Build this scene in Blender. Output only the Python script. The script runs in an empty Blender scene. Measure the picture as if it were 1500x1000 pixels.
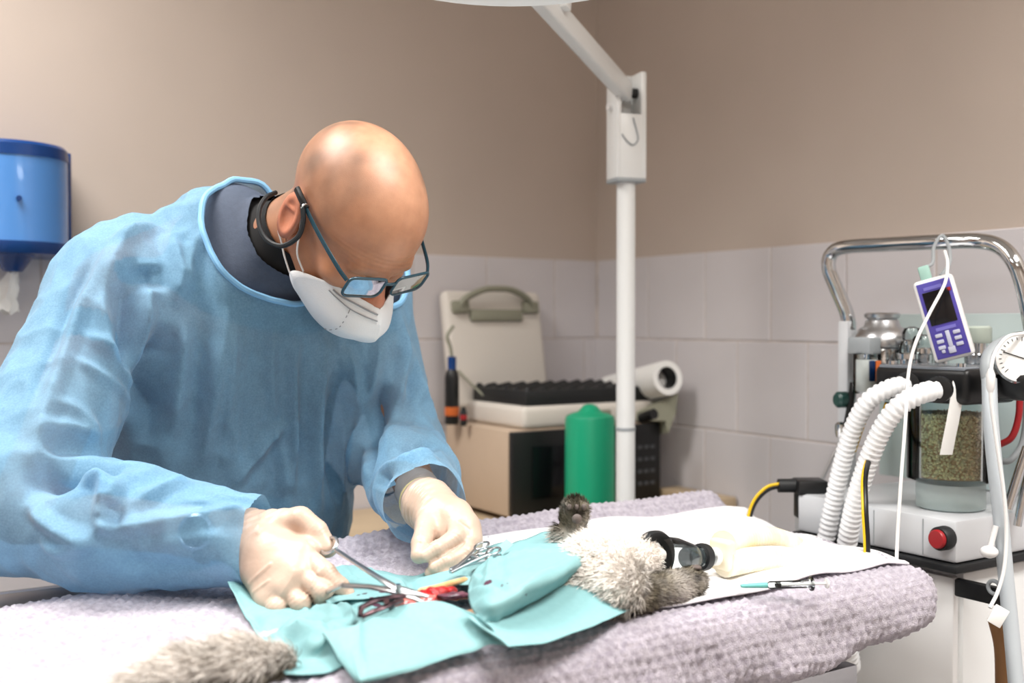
import bpy, bmesh, math, random
import numpy as np
from mathutils import Vector, Matrix
from mathutils.bvhtree import BVHTree

random.seed(7); rng = np.random.default_rng(7)
sc = bpy.context.scene
COL = sc.collection

# ------------------------------------------------------------------ camera
FPX = 1583.0
PITCH = math.atan(28.0/FPX)
CZ = 1.23
camd = bpy.data.cameras.new('camera'); camd.sensor_width = 36.0; camd.lens = 36.0*FPX/1500.0
camd.clip_start = 0.02; camd.clip_end = 50
camd.dof.use_dof = True; camd.dof.focus_distance = 1.40; camd.dof.aperture_fstop = 3.2
cam = bpy.data.objects.new('camera', camd); COL.objects.link(cam)
cam.location = (0, 0, CZ); cam.rotation_euler = (math.pi/2-PITCH, 0, 0)
sc.camera = cam

# ------------------------------------------------------------------ world, lights, exposure
wd = bpy.data.worlds.new('world'); sc.world = wd; wd.use_nodes = True
wd.node_tree.nodes['Background'].inputs[0].default_value = (0.9, 0.95, 1.0, 1)
wd.node_tree.nodes['Background'].inputs[1].default_value = 0.05
vs = sc.view_settings
vs.view_transform = 'Standard'; vs.look = 'None'; vs.gamma = 1.0; vs.use_curve_mapping = False
vs.exposure = 0.26
sc.cycles.use_denoising = True
sc.cycles.max_bounces = 8; sc.cycles.transparent_max_bounces = 16
sc.cycles.caustics_reflective = False; sc.cycles.caustics_refractive = False
sc.cycles.sample_clamp_indirect = 4.0

TV = Vector((0.8425, 0.5387, 0)).normalized()          # along the back wall and the table
NV = Vector((-TV.y, TV.x, 0))                          # along the side wall, away from the camera
ZV = Vector((0, 0, 1))
N_WALL, T_WALL = 2.305, 1.739
N_BACK, T_SIDE = -1.7, -2.3
CEIL = 2.75
LAMP_C = Vector((0.0, 1.24, 1.655))

def W(t, n, z): return TV*t + NV*n + ZV*z

def area(name, loc, size, power, col, direction, size_y=None, shape='RECTANGLE', spread=math.pi):
    l = bpy.data.lights.new(name, 'AREA'); l.shape = shape; l.size = size
    if size_y: l.size_y = size_y
    l.energy = power; l.color = col; l.spread = spread
    o = bpy.data.objects.new(name, l); COL.objects.link(o); o.location = loc
    o.rotation_euler = Vector(direction).to_track_quat('-Z', 'Y').to_euler()
    return o
# two ceiling panels and an added unseen one for front fill; fixtures built below
CEIL_LAMPS = [(-0.35, 1.62), (1.0, -0.1), (-0.9, -0.9)]
for (t, n), pw_ in zip(CEIL_LAMPS, (31, 35, 36)):
    o = area('ceiling_panel_light', W(t, n, CEIL-0.075), 1.15, pw_, (1.0, 0.97, 0.93), (0, 0, -1), 0.55, 'RECTANGLE', math.radians(125))
    o.rotation_euler = (0, 0, math.atan2(TV.y, TV.x))
# the operating lamp above the table
area('operating_lamp_light', LAMP_C+Vector((0, 0, -0.012)), 0.22, 1.6, (0.96, 0.99, 1.0), (-0.06, -0.03, -1), None, 'DISK')

# ------------------------------------------------------------------ helpers: pixels
def ray(px, py):
    x = (px-750)/FPX; v = (500-py)/FPX
    d = Vector((x, math.cos(PITCH)+v*math.sin(PITCH), -math.sin(PITCH)+v*math.cos(PITCH)))
    return d/d.y
def P(px, py, Y): r = ray(px, py); return Vector((r.x*Y, Y, CZ+r.z*Y))
def onz(px, py, z): r = ray(px, py); return P(px, py, (z-CZ)/r.z)
def onT(px, py, t): r = ray(px, py); return P(px, py, t/(r.x*TV.x+TV.y))
def onN(px, py, n): r = ray(px, py); return P(px, py, n/(r.x*NV.x+NV.y))
def V(*a): return Vector(a)

# ------------------------------------------------------------------ helpers: objects
def link(name, me, mat, parent=None):
    o = bpy.data.objects.new(name, me); COL.objects.link(o)
    if mat is not None and len(me.materials) == 0: me.materials.append(mat)
    if parent is not None:
        o.parent = parent
        o.matrix_parent_inverse = world_of(parent).inverted()
    return o
def world_of(o):
    m = Matrix.Translation(o.location)
    if o.parent is not None: m = world_of(o.parent) @ o.matrix_parent_inverse @ m
    return m
def thing(name, loc, label, cat, group=None):
    o = bpy.data.objects.new(name, None); COL.objects.link(o); o.location = loc
    o.empty_display_size = 0.05
    return tag(o, label, cat, group)
def tag(o, label=None, cat=None, group=None, kind=None):
    if label: o['label'] = label
    if cat: o['category'] = cat
    if group: o['group'] = group
    if kind: o['kind'] = kind
    return o

class G:
    """collects shapes of one part"""
    def __init__(s): s.v = []; s.f = []
    def add(s, v, f):
        n = len(s.v); s.v += [tuple(x) for x in v]; s.f += [tuple(i+n for i in q) for q in f]; return s
    def box(s, c, size, ax=None, bev=0.0, seg=2):
        bm = bmesh.new(); bmesh.ops.create_cube(bm, size=1.0)
        for v in bm.verts: v.co = Vector((v.co.x*size[0], v.co.y*size[1], v.co.z*size[2]))
        if bev: bmesh.ops.bevel(bm, geom=list(bm.edges), offset=bev, segments=seg, profile=0.5, affect='EDGES')
        bm.verts.index_update()
        ax = ax or (TV, NV, ZV); c = Vector(c)
        s.add([c+ax[0]*v.co.x+ax[1]*v.co.y+ax[2]*v.co.z for v in bm.verts], [[v.index for v in f.verts] for f in bm.faces])
        bm.free(); return s
    def tube(s, pts, r, n=10, closed=False, cap=True, flat=1.0, up=None):
        pts = [Vector(p) for p in pts]; m = len(pts)
        rr = r if hasattr(r, '__len__') else [r]*m
        tang = []
        for i in range(m):
            a = pts[(i-1) % m] if (closed or i > 0) else pts[i]
            b = pts[(i+1) % m] if (closed or i < m-1) else pts[i]
            t = (b-a); tang.append(t.normalized() if t.length > 1e-9 else Vector((0, 0, 1)))
        u = Vector(up) if up is not None else (Vector((0, 0, 1)) if abs(tang[0].z) < .9 else Vector((1, 0, 0)))
        vs_, fs = [], []
        for i in range(m):
            t = tang[i]; u = (u-t*u.dot(t))
            u = u.normalized() if u.length > 1e-6 else t.orthogonal().normalized()
            w = t.cross(u)
            for k in range(n):
                a = 2*math.pi*k/n
                vs_.append(pts[i]+u*(math.cos(a)*rr[i])+w*(math.sin(a)*rr[i]*flat))
        for i in range(m if closed else m-1):
            j = (i+1) % m
            for k in range(n):
                l = (k+1) % n
                fs.append((i*n+k, i*n+l, j*n+l, j*n+k))
        if cap and not closed:
            fs.append(tuple(reversed(range(n)))); fs.append(tuple(range((m-1)*n, m*n)))
        return s.add(vs_, fs)
    def cyl(s, a, b, r0, r1=None, n=20, cap=True): return s.tube([a, b], [r0, r0 if r1 is None else r1], n, cap=cap)
    def lathe(s, o, axis, prof, n=24, cap=True):
        axis = Vector(axis).normalized(); o = Vector(o)
        u = axis.orthogonal().normalized(); w = axis.cross(u)
        vs_, fs = [], []
        for (r, h) in prof:
            for k in range(n):
                a = 2*math.pi*k/n
                vs_.append(o+axis*h+(u*math.cos(a)+w*math.sin(a))*r)
        for i in range(len(prof)-1):
            for k in range(n):
                l = (k+1) % n
                fs.append((i*n+k, i*n+l, (i+1)*n+l, (i+1)*n+k))
        if cap:
            fs.append(tuple(reversed(range(n)))); fs.append(tuple(range((len(prof)-1)*n, len(prof)*n)))
        return s.add(vs_, fs)
    def torus(s, c, axis, R, r, n=28, m=10, ex=1.0):
        axis = Vector(axis).normalized(); u = axis.orthogonal().normalized(); w = axis.cross(u)
        return s.tube([Vector(c)+u*(math.cos(2*math.pi*k/n)*R)+w*(math.sin(2*math.pi*k/n)*R*ex) for k in range(n)], r, m, closed=True, up=axis)
    def sphere(s, c, r, ax=None, n=16, m=10):
        ax = ax or (Vector((1, 0, 0)), Vector((0, 1, 0)), ZV); c = Vector(c)
        rr = r if hasattr(r, '__len__') else (r, r, r)
        vs_ = []; fs = []
        for i in range(m+1):
            th = math.pi*i/m
            for k in range(n):
                ph = 2*math.pi*k/n
                vs_.append(c+ax[0]*(rr[0]*math.sin(th)*math.cos(ph))+ax[1]*(rr[1]*math.sin(th)*math.sin(ph))+ax[2]*(rr[2]*math.cos(th)))
        for i in range(m):
            for k in range(n):
                l = (k+1) % n
                fs.append((i*n+k, (i+1)*n+k, (i+1)*n+l, i*n+l))
        return s.add(vs_, fs)
    def grid(s, A):
        h, w = len(A), len(A[0])
        return s.add([A[i][j] for i in range(h) for j in range(w)],
                     [(i*w+j, i*w+j+1, (i+1)*w+j+1, (i+1)*w+j) for i in range(h-1) for j in range(w-1)])
    def obj(s, name, mat, parent=None, ang=40, label=None):
        me = bpy.data.meshes.new(name); me.from_pydata([tuple(x) for x in s.v], [], s.f)
        bm = bmesh.new(); bm.from_mesh(me)
        bmesh.ops.remove_doubles(bm, verts=bm.verts, dist=1e-6)
        bmesh.ops.recalc_face_normals(bm, faces=bm.faces)
        bm.to_mesh(me); bm.free()
        me.polygons.foreach_set('use_smooth', [True]*len(me.polygons))
        me.set_sharp_from_angle(angle=math.radians(ang))
        o = link(name, me, mat, parent)
        if label: o['label'] = label
        return o

def crom(pts, n=8, closed=False):
    """Catmull-Rom through points"""
    pts = [Vector(p) for p in pts]; out = []; m = len(pts)
    for i in range(m if closed else m-1):
        p0 = pts[(i-1) % m] if (closed or i > 0) else pts[0]*2-pts[1]
        p1 = pts[i]; p2 = pts[(i+1) % m]
        p3 = pts[(i+2) % m] if (closed or i < m-2) else pts[m-1]*2-pts[m-2]
        for k in range(n):
            t = k/n
            out.append(0.5*((2*p1)+(p2-p0)*t+(2*p0-5*p1+4*p2-p3)*t*t+(3*p1-p0-3*p2+p3)*t**3))
    if not closed: out.append(pts[-1])
    return out
def resample(pts, step):
    pts = [Vector(p) for p in pts]; L = [0.0]
    for a, b in zip(pts, pts[1:]): L.append(L[-1]+(b-a).length)
    n = max(2, int(L[-1]/step)); out = []; j = 0
    for i in range(n+1):
        d = L[-1]*i/n
        while j < len(L)-2 and L[j+1] < d: j += 1
        t = (d-L[j])/max(1e-9, L[j+1]-L[j]); out.append(pts[j].lerp(pts[j+1], t))
    return out
def net(rows, su=8, sv=8):
    """dense grid through a net of control points"""
    R = [crom(r, su) for r in rows]
    cols = [crom([R[i][j] for i in range(len(R))], sv) for j in range(len(R[0]))]
    return [[cols[j][i] for j in range(len(cols))] for i in range(len(cols[0]))]

# ------------------------------------------------------------------ helpers: distance fields and their surface
def A3(p): return np.array([p[0], p[1], p[2]], np.float32)
def d_cap(p, a, b, ra, rb=None):
    rb = ra if rb is None else rb
    a = A3(a); b = A3(b); ab = b-a; l2 = float((ab*ab).sum())
    q = p-a; t = np.clip((q@ab)/max(l2, 1e-12), 0, 1)
    q -= t[..., None]*ab
    return np.sqrt(np.einsum('...i,...i->...', q, q))-(ra+(rb-ra)*t)
def d_ell(p, c, r, ax=None):
    q = p-A3(c)
    if ax is not None: q = q@np.array([[x[0], x[1], x[2]] for x in ax], np.float32).T
    r = np.array(r, np.float32)
    k0 = np.linalg.norm(q/r, axis=-1); k1 = np.linalg.norm(q/(r*r), axis=-1)
    return np.where(k1 > 1e-6, k0*(k0-1)/np.maximum(k1, 1e-6), -float(r.min()))
def d_box(p, c, half, rad, ax=None):
    q = p-A3(c)
    if ax is not None: q = q@np.array([[x[0], x[1], x[2]] for x in ax], np.float32).T
    q = np.abs(q)-(np.array(half, np.float32)-rad)
    return np.linalg.norm(np.maximum(q, 0), axis=-1)+np.minimum(q.max(-1), 0)-rad
def smin(a, b, k):
    h = np.maximum(k-np.abs(a-b), 0)/k
    return np.minimum(a, b)-h*h*k*0.25
def smax(a, b, k): return -smin(-a, -b, k)

def nets(fn, lo, hi, h):
    """surface of fn(p)=0 inside a box, as vertices and quads (numpy)"""
    lo = np.array(lo, np.float32); hi = np.array(hi, np.float32)
    n = np.ceil((hi-lo)/h).astype(int)+1
    ax = [lo[i]+h*np.arange(n[i], dtype=np.float32) for i in range(3)]
    Vv = np.empty(n, np.float32)
    yz = np.stack(np.meshgrid(ax[1], ax[2], indexing='ij'), -1)
    step = max(1, int(400000/(n[1]*n[2])))
    for i in range(0, n[0], step):
        xs = ax[0][i:i+step]
        p = np.empty((len(xs), n[1], n[2], 3), np.float32)
        p[..., 0] = xs[:, None, None]; p[..., 1:] = yz[None]
        Vv[i:i+step] = fn(p)
    ins = Vv < 0
    c = np.zeros(n-1, np.int8)
    for dx in (0, 1):
        for dy in (0, 1):
            for dz in (0, 1):
                c += ins[dx:n[0]-1+dx, dy:n[1]-1+dy, dz:n[2]-1+dz]
    act = np.argwhere((c > 0) & (c < 8))
    idx = -np.ones(n-1, np.int32); idx[tuple(act.T)] = np.arange(len(act))
    acc = np.zeros((len(act), 3), np.float32); cnt = np.zeros(len(act), np.float32)
    for axis in range(3):
        o1, o2 = [k for k in range(3) if k != axis]
        for s1 in (0, 1):
            for s2 in (0, 1):
                off = np.zeros(3, int); off[o1] = s1; off[o2] = s2
                a = act+off; b = a.copy(); b[:, axis] += 1
                va = Vv[tuple(a.T)]; vb = Vv[tuple(b.T)]
                m = (va < 0) != (vb < 0)
                t = np.where(m, va/np.where(m, va-vb, 1), 0)
                pt = a.astype(np.float32); pt[:, axis] += t
                acc[m] += pt[m]; cnt[m] += 1
    verts = lo+h*(acc/cnt[:, None])
    quads = []
    for axis in range(3):
        o1, o2 = (axis+1) % 3, (axis+2) % 3
        sl0 = [slice(None)]*3; sl1 = [slice(None)]*3
        sl0[axis] = slice(0, n[axis]-1); sl1[axis] = slice(1, n[axis])
        ch = ins[tuple(sl0)] != ins[tuple(sl1)]
        e = np.argwhere(ch)
        e = e[(e[:, o1] > 0) & (e[:, o2] > 0) & (e[:, o1] < n[o1]-1) & (e[:, o2] < n[o2]-1)]
        if not len(e): continue
        def cell(d1, d2):
            q = e.copy(); q[:, o1] -= d1; q[:, o2] -= d2; return idx[tuple(q.T)]
        q = np.stack([cell(1, 1), cell(0, 1), cell(0, 0), cell(1, 0)], 1)
        flip = ~ins[tuple(e.T)]
        q[flip] = q[flip][:, ::-1]
        quads.append(q)
    return verts, np.concatenate(quads)
def fnormals(v, f):
    n = np.cross(v[f[:, 2]]-v[f[:, 0]], v[f[:, 3]]-v[f[:, 1]])
    N = np.zeros_like(v)
    for k in range(4): np.add.at(N, f[:, k], n)
    return N/np.maximum(np.linalg.norm(N, axis=1, keepdims=True), 1e-12)
def relax(v, f, it=2, w=0.5):
    for _ in range(it):
        a = np.zeros_like(v); c = np.zeros(len(v), np.float32)
        for k in range(4):
            for l in (1, 3):
                np.add.at(a, f[:, k], v[f[:, (k+l) % 4]]); np.add.at(c, f[:, k], 1)
        v = v*(1-w)+w*a/np.maximum(c, 1)[:, None]
    return v
def keep(v, f, mask):
    """keep the faces whose vertices all satisfy mask"""
    f = f[mask[f].all(1)]
    u = np.unique(f); m = -np.ones(len(v), int); m[u] = np.arange(len(u))
    return v[u], m[f]
def npobj(name, v, f, mat, parent=None, label=None):
    me = bpy.data.meshes.new(name)
    me.vertices.add(len(v)); me.vertices.foreach_set('co', np.asarray(v, np.float32).ravel())
    k = f.shape[1]
    me.loops.add(f.size); me.loops.foreach_set('vertex_index', f.astype(np.int32).ravel())
    me.polygons.add(len(f)); me.polygons.foreach_set('loop_start', np.arange(0, f.size, k, dtype=np.int32))
    me.update(calc_edges=True); me.validate()
    me.polygons.foreach_set('use_smooth', [True]*len(me.polygons))
    o = link(name, me, mat, parent)
    if label: o['label'] = label
    return o
def tri(x): return 2/np.pi*np.arcsin(np.sin(x))
def vnoise(p, s, seed=0):
    """cheap smooth noise from a few plane waves"""
    r = np.random.default_rng(seed); out = np.zeros(p.shape[:-1], np.float32)
    for k in range(10):
        d = r.normal(size=3); d /= np.linalg.norm(d); fr = s*(0.6+1.1*r.random())
        out += np.sin(p@(d*fr).astype(np.float32)+r.random()*6.28)
    return out/4.0

# ------------------------------------------------------------------ helpers: materials
def lin(r, g, b):
    def c(x):
        x /= 255.0
        return x/12.92 if x <= .04045 else ((x+.055)/1.055)**2.4
    return (c(r), c(g), c(b), 1)
MATS = {}
def mat(name, rgb, rough=0.5, metal=0.0, var=0.0, scale=20, bump=0.0, bscale=60, spec=0.5, trans=0.0, alpha=1.0, ior=1.45, rgb2=None, coat=0.0, sheen=0.0, emit=None, estr=0.0, det=3):
    if name in MATS: return MATS[name]
    m = bpy.data.materials.new(name); m.use_nodes = True
    nt = m.node_tree; b = nt.nodes['Principled BSDF']
    c = lin(*rgb)
    b.inputs['Base Color'].default_value = c
    b.inputs['Roughness'].default_value = rough; b.inputs['Metallic'].default_value = metal
    b.inputs['Specular IOR Level'].default_value = spec; b.inputs['IOR'].default_value = ior
    b.inputs['Transmission Weight'].default_value = trans; b.inputs['Alpha'].default_value = alpha
    b.inputs['Coat Weight'].default_value = coat; b.inputs['Sheen Weight'].default_value = sheen
    if emit: b.inputs['Emission Color'].default_value = lin(*emit); b.inputs['Emission Strength'].default_value = estr
    tc = nt.nodes.new('ShaderNodeTexCoord')
    if var or rgb2:
        n = nt.nodes.new('ShaderNodeTexNoise'); n.inputs['Scale'].default_value = scale; n.inputs['Detail'].default_value = det
        nt.links.new(tc.outputs['Object'], n.inputs['Vector'])
        r = nt.nodes.new('ShaderNodeValToRGB'); r.color_ramp.elements[0].position = .35; r.color_ramp.elements[1].position = .65
        c2 = lin(*rgb2) if rgb2 else tuple(min(1, x*(1+var)) for x in c[:3])+(1,)
        c1 = c if rgb2 else tuple(x*(1-var) for x in c[:3])+(1,)
        r.color_ramp.elements[0].color = c1; r.color_ramp.elements[1].color = c2
        nt.links.new(n.outputs['Fac'], r.inputs['Fac']); nt.links.new(r.outputs['Color'], b.inputs['Base Color'])
    if bump:
        n = nt.nodes.new('ShaderNodeTexNoise'); n.inputs['Scale'].default_value = bscale; n.inputs['Detail'].default_value = 4
        nt.links.new(tc.outputs['Object'], n.inputs['Vector'])
        bp = nt.nodes.new('ShaderNodeBump'); bp.inputs['Strength'].default_value = bump; bp.inputs['Distance'].default_value = 0.01
        nt.links.new(n.outputs['Fac'], bp.inputs['Height']); nt.links.new(bp.outputs['Normal'], b.inputs['Normal'])
    MATS[name] = m; return m
def N_(m, t, **k):
    n = m.node_tree.nodes.new(t)
    for a, b in k.items(): setattr(n, a, b)
    return n
def L_(m, a, b): m.node_tree.links.new(a, b)
def BS(m): return m.node_tree.nodes['Principled BSDF']
#@@MATERIALS
M_paint = mat('taupe_wall_paint', (192, 179, 169), .55, var=.03, scale=3, bump=.03, bscale=200)
M_tile = mat('white_glazed_tile', (206, 202, 205), .28, var=.03, scale=4)
M_grout = mat('beige_grout', (200, 190, 184), .8, var=.12, scale=30)
M_floor = mat('grey_floor_tile', (150, 148, 146), .4, var=.06, scale=6)
M_ceil = mat('white_ceiling_paint', (225, 223, 220), .8)
M_white = mat('white_enamel', (222, 224, 224), .3, spec=.5)
M_whitep = mat('white_plastic', (226, 226, 226), .4)
M_grey = mat('grey_plastic', (150, 156, 160), .45)
M_lgrey = mat('light_grey_enamel', (205, 208, 212), .35)
M_black = mat('black_plastic', (16, 17, 19), .4)
M_rubber = mat('black_rubber', (22, 24, 26), .55)
M_steel = mat('brushed_steel', (190, 192, 195), .28, 1.0)
M_chrome = mat('chrome', (205, 208, 210), .07, 1.0)
M_darksteel = mat('stained_dark_steel', (60, 45, 50), .3, .9, rgb2=(120, 95, 100), scale=60)
M_glass = bpy.data.materials.new('clear_plastic'); M_glass.use_nodes = True
_t = N_(M_glass, 'ShaderNodeBsdfTransparent'); _t.inputs[0].default_value = (.93, .97, .97, 1)
_g = N_(M_glass, 'ShaderNodeBsdfGlossy'); _g.inputs['Roughness'].default_value = .06
_f = N_(M_glass, 'ShaderNodeFresnel'); _f.inputs[0].default_value = 1.4
_m = N_(M_glass, 'ShaderNodeMixShader'); L_(M_glass, _f.outputs[0], _m.inputs[0]); L_(M_glass, _t.outputs[0], _m.inputs[1]); L_(M_glass, _g.outputs[0], _m.inputs[2])
L_(M_glass, _m.outputs[0], M_glass.node_tree.nodes['Material Output'].inputs['Surface'])
M_teal_acrylic = mat('pale_teal_acrylic', (196, 212, 212), .2, alpha=.9)
M_hose = mat('white_corrugated_plastic', (232, 234, 236), .35)
M_cream = mat('yellowed_rubber', (240, 238, 228), .5, rgb2=(234, 220, 184), scale=14)
M_yellow = mat('yellow_cable', (215, 175, 20), .45)
M_red = mat('red_plastic', (150, 28, 34), .4)
M_orange = mat('orange_plastic', (190, 95, 40), .4)
M_cabinet = mat('beige_metal', (186, 166, 146), .5, var=.03, scale=8)
M_green = mat('green_plastic', (20, 152, 112), .38)
M_case = mat('white_case_plastic', (214, 208, 200), .45)
M_caseh = mat('grey_green_plastic', (140, 140, 124), .5)
M_tan = mat('tan_laminate', (178, 158, 130), .5, var=.08, scale=12)
M_blue = mat('blue_translucent_plastic', (80, 138, 206), .25, coat=.3)
M_bluedk = mat('dark_blue_plastic', (16, 58, 118), .25)
M_paper = mat('white_paper', (236, 236, 234), .8)
M_purple = mat('purple_membrane', (74, 66, 150), .35)
M_screen = mat('dark_screen', (14, 14, 18), .12)
M_button = mat('pale_grey_button', (176, 178, 196), .5)

# ================================================================== ROOM
def struct(o): o['kind'] = 'structure'; return o
tn_rot = math.atan2(TV.y, TV.x)
struct(G().box(W((T_SIDE+T_WALL)/2, (N_BACK+N_WALL)/2, -.05), (T_WALL-T_SIDE+.4, N_WALL-N_BACK+.4, .1)).obj('floor', M_floor))
ceil = struct(G().box(W((T_SIDE+T_WALL)/2, (N_BACK+N_WALL)/2, CEIL+.05), (T_WALL-T_SIDE+.4, N_WALL-N_BACK+.4, .1)).obj('ceiling', M_ceil))
wall_b = struct(G().box(W((T_SIDE+T_WALL)/2, N_WALL+.05, CEIL/2), (T_WALL-T_SIDE+.2, .1, CEIL)).obj('wall_back', M_paint))
wall_r = struct(G().box(W(T_WALL+.05, (N_BACK+N_WALL)/2, CEIL/2), (.1, N_WALL-N_BACK, CEIL)).obj('wall_right', M_paint))
struct(G().box(W((T_SIDE+T_WALL)/2, N_BACK-.05, CEIL/2), (T_WALL-T_SIDE+.2, .1, CEIL)).obj('wall_front', M_paint))
struct(G().box(W(T_SIDE-.05, (N_BACK+N_WALL)/2, CEIL/2), (.1, N_WALL-N_BACK, CEIL)).obj('wall_left', M_paint))
TILE_TOP = 1.394; PITCHT = .2055
tm = G().box((0, 0, 0), (PITCHT-.003, .008, PITCHT-.003), (Vector((1, 0, 0)), Vector((0, 1, 0)), ZV), .002, 1)
tile_me = bpy.data.meshes.new('tile'); tile_me.from_pydata(tm.v, [], tm.f); tile_me.materials.append(M_tile)
def tile_variants(w):
    g = G().box((0, 0, 0), (w, .008, PITCHT-.003), (Vector((1, 0, 0)), Vector((0, 1, 0)), ZV), .002, 1)
    me = bpy.data.meshes.new('tile'); me.from_pydata(g.v, [], g.f); me.materials.append(M_tile); return me
def tile_wall(wall, length, off1, off2, back):
    # grout bed, then each tile on it
    if back: G().box(W(T_WALL-length/2, N_WALL-.0037, TILE_TOP/2-.001), (length, .0074, TILE_TOP-.002)).obj('grout_bed', M_grout, wall)
    else: G().box(W(T_WALL-.0037, N_WALL-length/2, TILE_TOP/2-.001), (.0074, length, TILE_TOP-.002)).obj('grout_bed', M_grout, wall)
    for r in range(7):
        o0 = off1 if r % 2 == 0 else off2
        z = TILE_TOP-PITCHT*(r+.5)
        s = o0-PITCHT
        while s < length:
            a, b = max(s, .004), min(s+PITCHT, length)
            if b-a > .03:
                full = (b-a) > PITCHT-1e-4
                me = tile_me if full else tile_variants(b-a-.003)
                zz = z
                if r == 6: zz = z  # lowest row runs into the floor joint
                c = W(T_WALL-(a+b)/2, N_WALL-.0052-random.uniform(0, .0012), zz) if back else W(T_WALL-.0052-random.uniform(0, .0012), N_WALL-(a+b)/2, zz)
                o = bpy.data.objects.new('tile', me); COL.objects.link(o)
                o.location = c; o.rotation_euler = (random.uniform(-.003, .003), 0, tn_rot+(0 if back else math.pi/2)+random.uniform(-.003, .003))
                o.parent = wall
            s += PITCHT
tile_wall(wall_b, 2.9, .1395, .045, True)
tile_wall(wall_r, 2.3, .02, .125, False)
# ceiling light fixtures, the last one added out of view as front fill
M_emit = mat('lit_diffuser', (255, 250, 242), .5, emit=(255, 248, 238), estr=3.0)
for i, (t, n) in enumerate(CEIL_LAMPS):
    e = thing('ceiling_light', W(t, n, CEIL), ['flat white ceiling light panel over the foot of the table', 'flat white ceiling light panel over the head of the table by the side wall', 'added flat white ceiling light panel behind the camera for front fill'][i], 'light', 'ceiling light panels')
    G().box(W(t, n, CEIL-.028), (1.24, .64, .056), bev=.006).obj('housing', M_white, e)
    G().box(W(t, n, CEIL-.06), (1.18, .58, .01)).obj('diffuser', M_emit, e)

# ================================================================== COUNTER IN THE CORNER
CT = .80
cnt = thing('counter', W(1.2, 2.02, 0), 'tan laminate counter along the tiled back wall behind the table', 'counter')
G().box(W(1.25, 2.015, CT-.015), (.94, .54, .03), bev=.004).obj('worktop', M_tan, cnt)
G().box(W(1.25, 2.035, .41), (.91, .48, .72)).obj('body', M_lgrey, cnt)
for k in range(2):
    d = G().box(W(1.025+.455*k, 1.788, .43), (.44, .016, .66), bev=.003).obj('door', M_white, cnt)
    G().tube([W(1.175+.455*k, 1.772, .60), W(1.175+.455*k, 1.755, .60), W(1.175+.455*k, 1.755, .70), W(1.175+.455*k, 1.772, .70)], .005, 8).obj('handle', M_steel, d)
G().box(W(1.25, 2.055, .025), (.90, .44, .05)).obj('plinth', M_black, cnt)

# beige box with a black glass front (small oven)
OC = P(748, 632, 2.30); ot, on_ = OC.dot(TV), OC.dot(NV); OTOP = OC.z
ow, od = .415, .285; oh = OTOP-CT-.012
ov = thing('countertop_oven', W(ot+ow/2, on_+od/2, CT), 'beige microwave oven with black front under the open white case', 'oven')
G().box(W(ot+ow/2, on_+od/2+.006, CT+.012+oh/2), (ow, od-.012, oh), bev=.004).obj('body', M_cabinet, ov)
dr = G().box(W(ot+ow*.39, on_+.004, CT+.012+oh/2), (ow*.78-.004, .014, oh-.004), bev=.003).obj('door', M_black, ov)
G().box(W(ot+ow*.40, on_-.0045, CT+.012+oh/2), (ow*.55, .004, oh*.62), bev=.001).obj('window', M_screen, dr)
pn = G().box(W(ot+ow*.89, on_+.004, CT+.012+oh/2), (ow*.22-.002, .014, oh-.004), bev=.003).obj('control_panel', M_black, ov)
M_btn = mat('dark_grey_button', (70, 72, 76), .5)
for r in range(4):
    for c in range(3):
        G().box(W(ot+ow*(.845+.045*c), on_-.0045, OTOP-.055-.028*r), (.011, .004, .008), bev=.001).obj('button', M_btn, pn)
for a in (.06, .94):
    for b in (.1, .9):
        G().cyl(W(ot+ow*a, on_+od*b, CT), W(ot+ow*a, on_+od*b, CT+.0125), .012, n=12).obj('foot', M_black, ov)

# open white case with egg-crate foam, on the oven
CB = OTOP
cw, cd_, ch = .37, .25, .05
ct_, cn_ = ot+.040, on_+.012
cs = thing('instrument_case', W(ct_+cw/2, cn_+cd_/2, CB), 'open white plastic case with black egg-crate foam on the beige oven', 'case')
G().box(W(ct_+cw/2, cn_+cd_/2, CB+ch/2), (cw, cd_, ch), bev=.012, seg=3).obj('base_shell', M_case, cs)
G().box(W(ct_+cw*.52, cn_-.003, CB+.026), (.085, .010, .018), bev=.003).obj('latch', M_caseh, cs)
fo = G().box(W(ct_+cw/2+.004, cn_+cd_/2, CB+ch+.016), (cw-.02, cd_-.02, .036), bev=.006).obj('foam_block', M_rubber, cs)
g = G(); NU, NVv = 68, 44
g.grid([[W(ct_+.016+(cw-.024)*j/NU, cn_+.012+(cd_-.024)*i/NVv, CB+ch+.033+.009*max(0, math.sin(j*math.pi/2.0*.5+.3)*math.sin(i*math.pi/2.0*.5+.3))**.7 if 0 < i < NVv and 0 < j < NU else CB+ch+.03) for j in range(NU+1)] for i in range(NVv+1)])
g.obj('egg_crate_foam', M_rubber, fo)
# lid leaning against the wall behind
LN = cn_+cd_-.004; lw, lh = .275, .285
tilt = math.radians(10); lx = (TV, NV*math.cos(tilt)-ZV*math.sin(tilt), ZV*math.cos(tilt)+NV*math.sin(tilt))
lc = W(ct_+.01+lw/2-.04, LN, CB+.03)
ld = G().box(lc+lx[2]*(lh/2)+lx[1]*.02, (lw, .036, lh), lx, .014, 3).obj('lid', M_case, cs)
hz = lh-.02
G().tube(crom([lc+lx[0]*a+lx[2]*b+lx[1]*c for a, b, c in ((-.105, hz-.03, 0), (-.09, hz-.004, -.012), (-.045, hz+.016, -.02), (0, hz+.02, -.022), (.045, hz+.016, -.02), (.09, hz-.004, -.012), (.105, hz-.03, 0))], 6), .008, 10).obj('handle', M_caseh, ld)
for a in (-.1, .1):
    G().box(lc+lx[0]*a+lx[2]*(hz-.022)-lx[1]*.001, (.045, .02, .03), lx, .005).obj('handle_mount', M_caseh, ld)
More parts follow.
